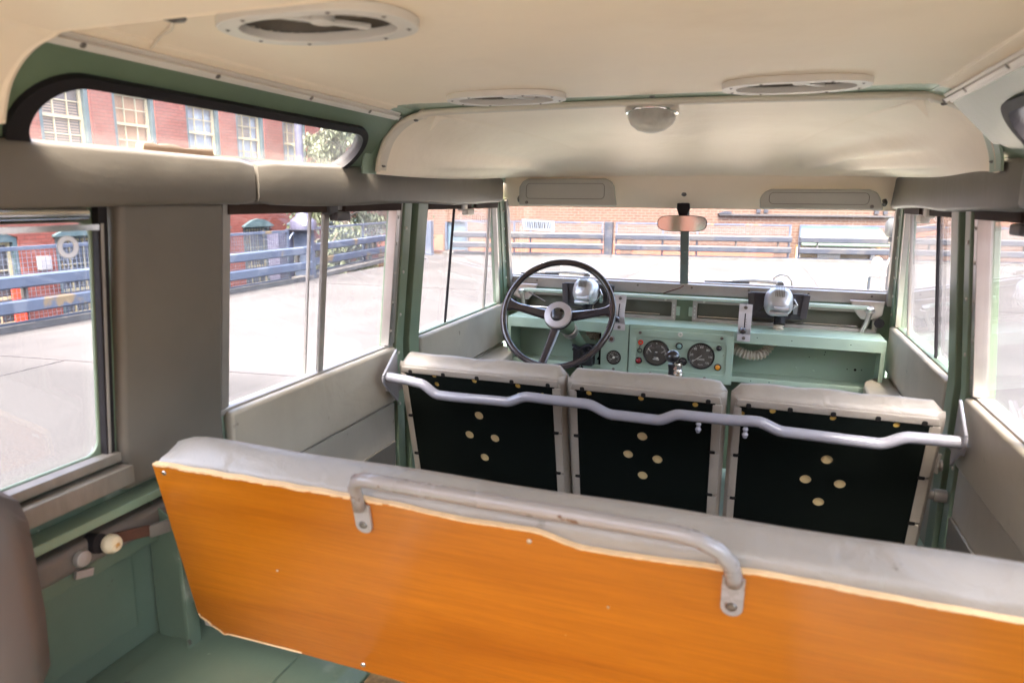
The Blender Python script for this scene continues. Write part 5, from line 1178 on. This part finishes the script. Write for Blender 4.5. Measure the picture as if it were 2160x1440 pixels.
def strip(pts, wd):
    for i in range(len(pts) - 1):
        (a, b), (c, d) = pts[i], pts[i + 1]; w_ = wd * rnd.uniform(.6, 1.3); w2 = wd * rnd.uniform(.6, 1.3)
        g._add([BT(a, b + .0002, .0087), BT(c, d + .0002, .0087), BT(c, d - w2, .0087), BT(a, b - w_, .0087)], [(0, 1, 2, 3)])
strip([p for p in top if p[0] < -.2], .0036); strip([p for p in top if p[0] >= -.2], .0017)
lw_ = [(x, -.3215) for x in [-.55 + .02 * k for k in range(16)]]
for (a, b), (c, d) in zip(low[4:], low[5:]): g._add([BT(a, b, .0087), BT(c, d, .0087), BT(c + .004, d + .004, .0087), BT(a + .002, b + .0045, .0087)], [(0, 1, 2, 3)])
g.split('chipped_edge', 'plyedge', pb)
g = MB()
for x, v, r_ in ((0, -.020, .0035), (-.585, -.014, .004), (-.285, -.315, .0045), (.10, -.10, .0018), (-.41, -.16, .0018), (.30, -.32, .004)): g.lathe([(0, .0015), (r_ * .8, .0012), (r_, 0)], BT(x, v, .0086), BN, 12)
g.split('tack', 'alu', pb)
g = MB(); secs = []; rnd = random.Random(8)
for k in range(49):
    f = k / 48; x = -.603 + 1.225 * f; e = min(x + .603, .622 - x); q = max(0, 1 - e / .055) ** 2
    tp = .020 - .004 * f - .012 * q + .0012 * math.sin(f * 23) ; 
    secs.append([BT(x, b, c) for b, c in ((-.33, -.001), (-.03, -.001), (-.006, -.001), (.001 - .003 * q, -.003), (.006 - .006 * q, -.010), (tp - .007, -.022), (tp - .002, -.034 - .010 * q), (tp, -.044), (tp - .003, -.056), (tp - .012, -.066), (tp - .03, -.072), (-.1, -.078), (-.33, -.078))])
g.loft(secs); g.build('cushion', 'benchvinyl', B, smooth=75)
g = MB(); g.box(-.60, .60, -1.70, -1.36, .80, .88); g.build('seat_pad', 'vinyl2', B, bevel=.025, seg=3)
g = MB(); hp = [(-.238, -.010, .016), (-.238, .012, .017), (-.236, .030, .022), (-.228, .043, .026), (-.212, .048, .028), (-.19, .0485, .029)]
hp += [(-.19 + .37 * k / 10, .0485 - .004 * (k / 10), .029) for k in range(1, 11)]
hp += [(.205, .040, .028), (.226, .028, .026), (.240, .010, .022), (.2445, -.010, .017), (.245, -.022, .014)]
g.tube([BT(*p) for p in hp], [.0088] * 3 + [.0095] * (len(hp) - 6) + [.0098] * 3, 16); gh = g.build('grab_handle', 'handle', B, smooth=180)
for x, vt, vb in ((-.238, -.006, -.052), (.245, -.018, -.072)):
    g = MB(); pts = [(x - .0125, vt), (x + .0125, vt)] + [(x + .0125 * math.cos(R(-180 * k / 10)), vb + .0125 + .0125 * math.sin(R(-180 * k / 10))) for k in range(11)]
    g.plate([pts], .0088, .0135, BT); g.build('flattened_end', 'handle', gh, bevel=.0015, seg=2)
    g = MB(); g.lathe([(0, .003), (.005, .0022), (.0062, 0)], BT(x, vb + .014, .0136), BN, 14); g.beam(BT(x - .005, vb + .014, .0165), BT(x + .005, vb + .014, .0165), .001, .0006, up=BN); g.build('fixing_screw', 'screw', gh)

# ------------------------------------------------------------------ folded side seat near the camera
S = thing('side_seat', 'padded grey side facing seat back against the tub, nearest the camera', 'seat', (-.60, -2.4, 1.0))
g = MB(); secs = []
for k in range(15):
    f = k / 14; y = -2.74 + .60 * f; e = (-2.14 - y); q = max(0, 1 - e / .045); q = q * q * .03
    secs.append([(x + (.014 if x > -.57 else 0), y, z) for x, z in ((-.665, 1.09 + q * .6), (-.665, 1.372 - q), (-.655, 1.388 - q), (-.63, 1.398 - q), (-.58, 1.396 - q), (-.545 - q * .3, 1.384 - q), (-.525 - q * .6, 1.360 - q), (-.512 - q, 1.31), (-.506 - q, 1.22), (-.510 - q, 1.13 + q * .5), (-.53 - q, 1.095 + q * .7))])
g.loft(secs); g.build('backrest', 'sidevinyl', S, smooth=70)
g = MB(); g.box(-.56, -.535, -2.70, -2.18, .95, 1.10); g.build('frame', 'tubgreen', S, bevel=.002)
g = MB(); g.box(-.535, -.527, -2.22, -2.18, 1.00, 1.085); g.split('bracket', 'alu', S, bevel=.003)
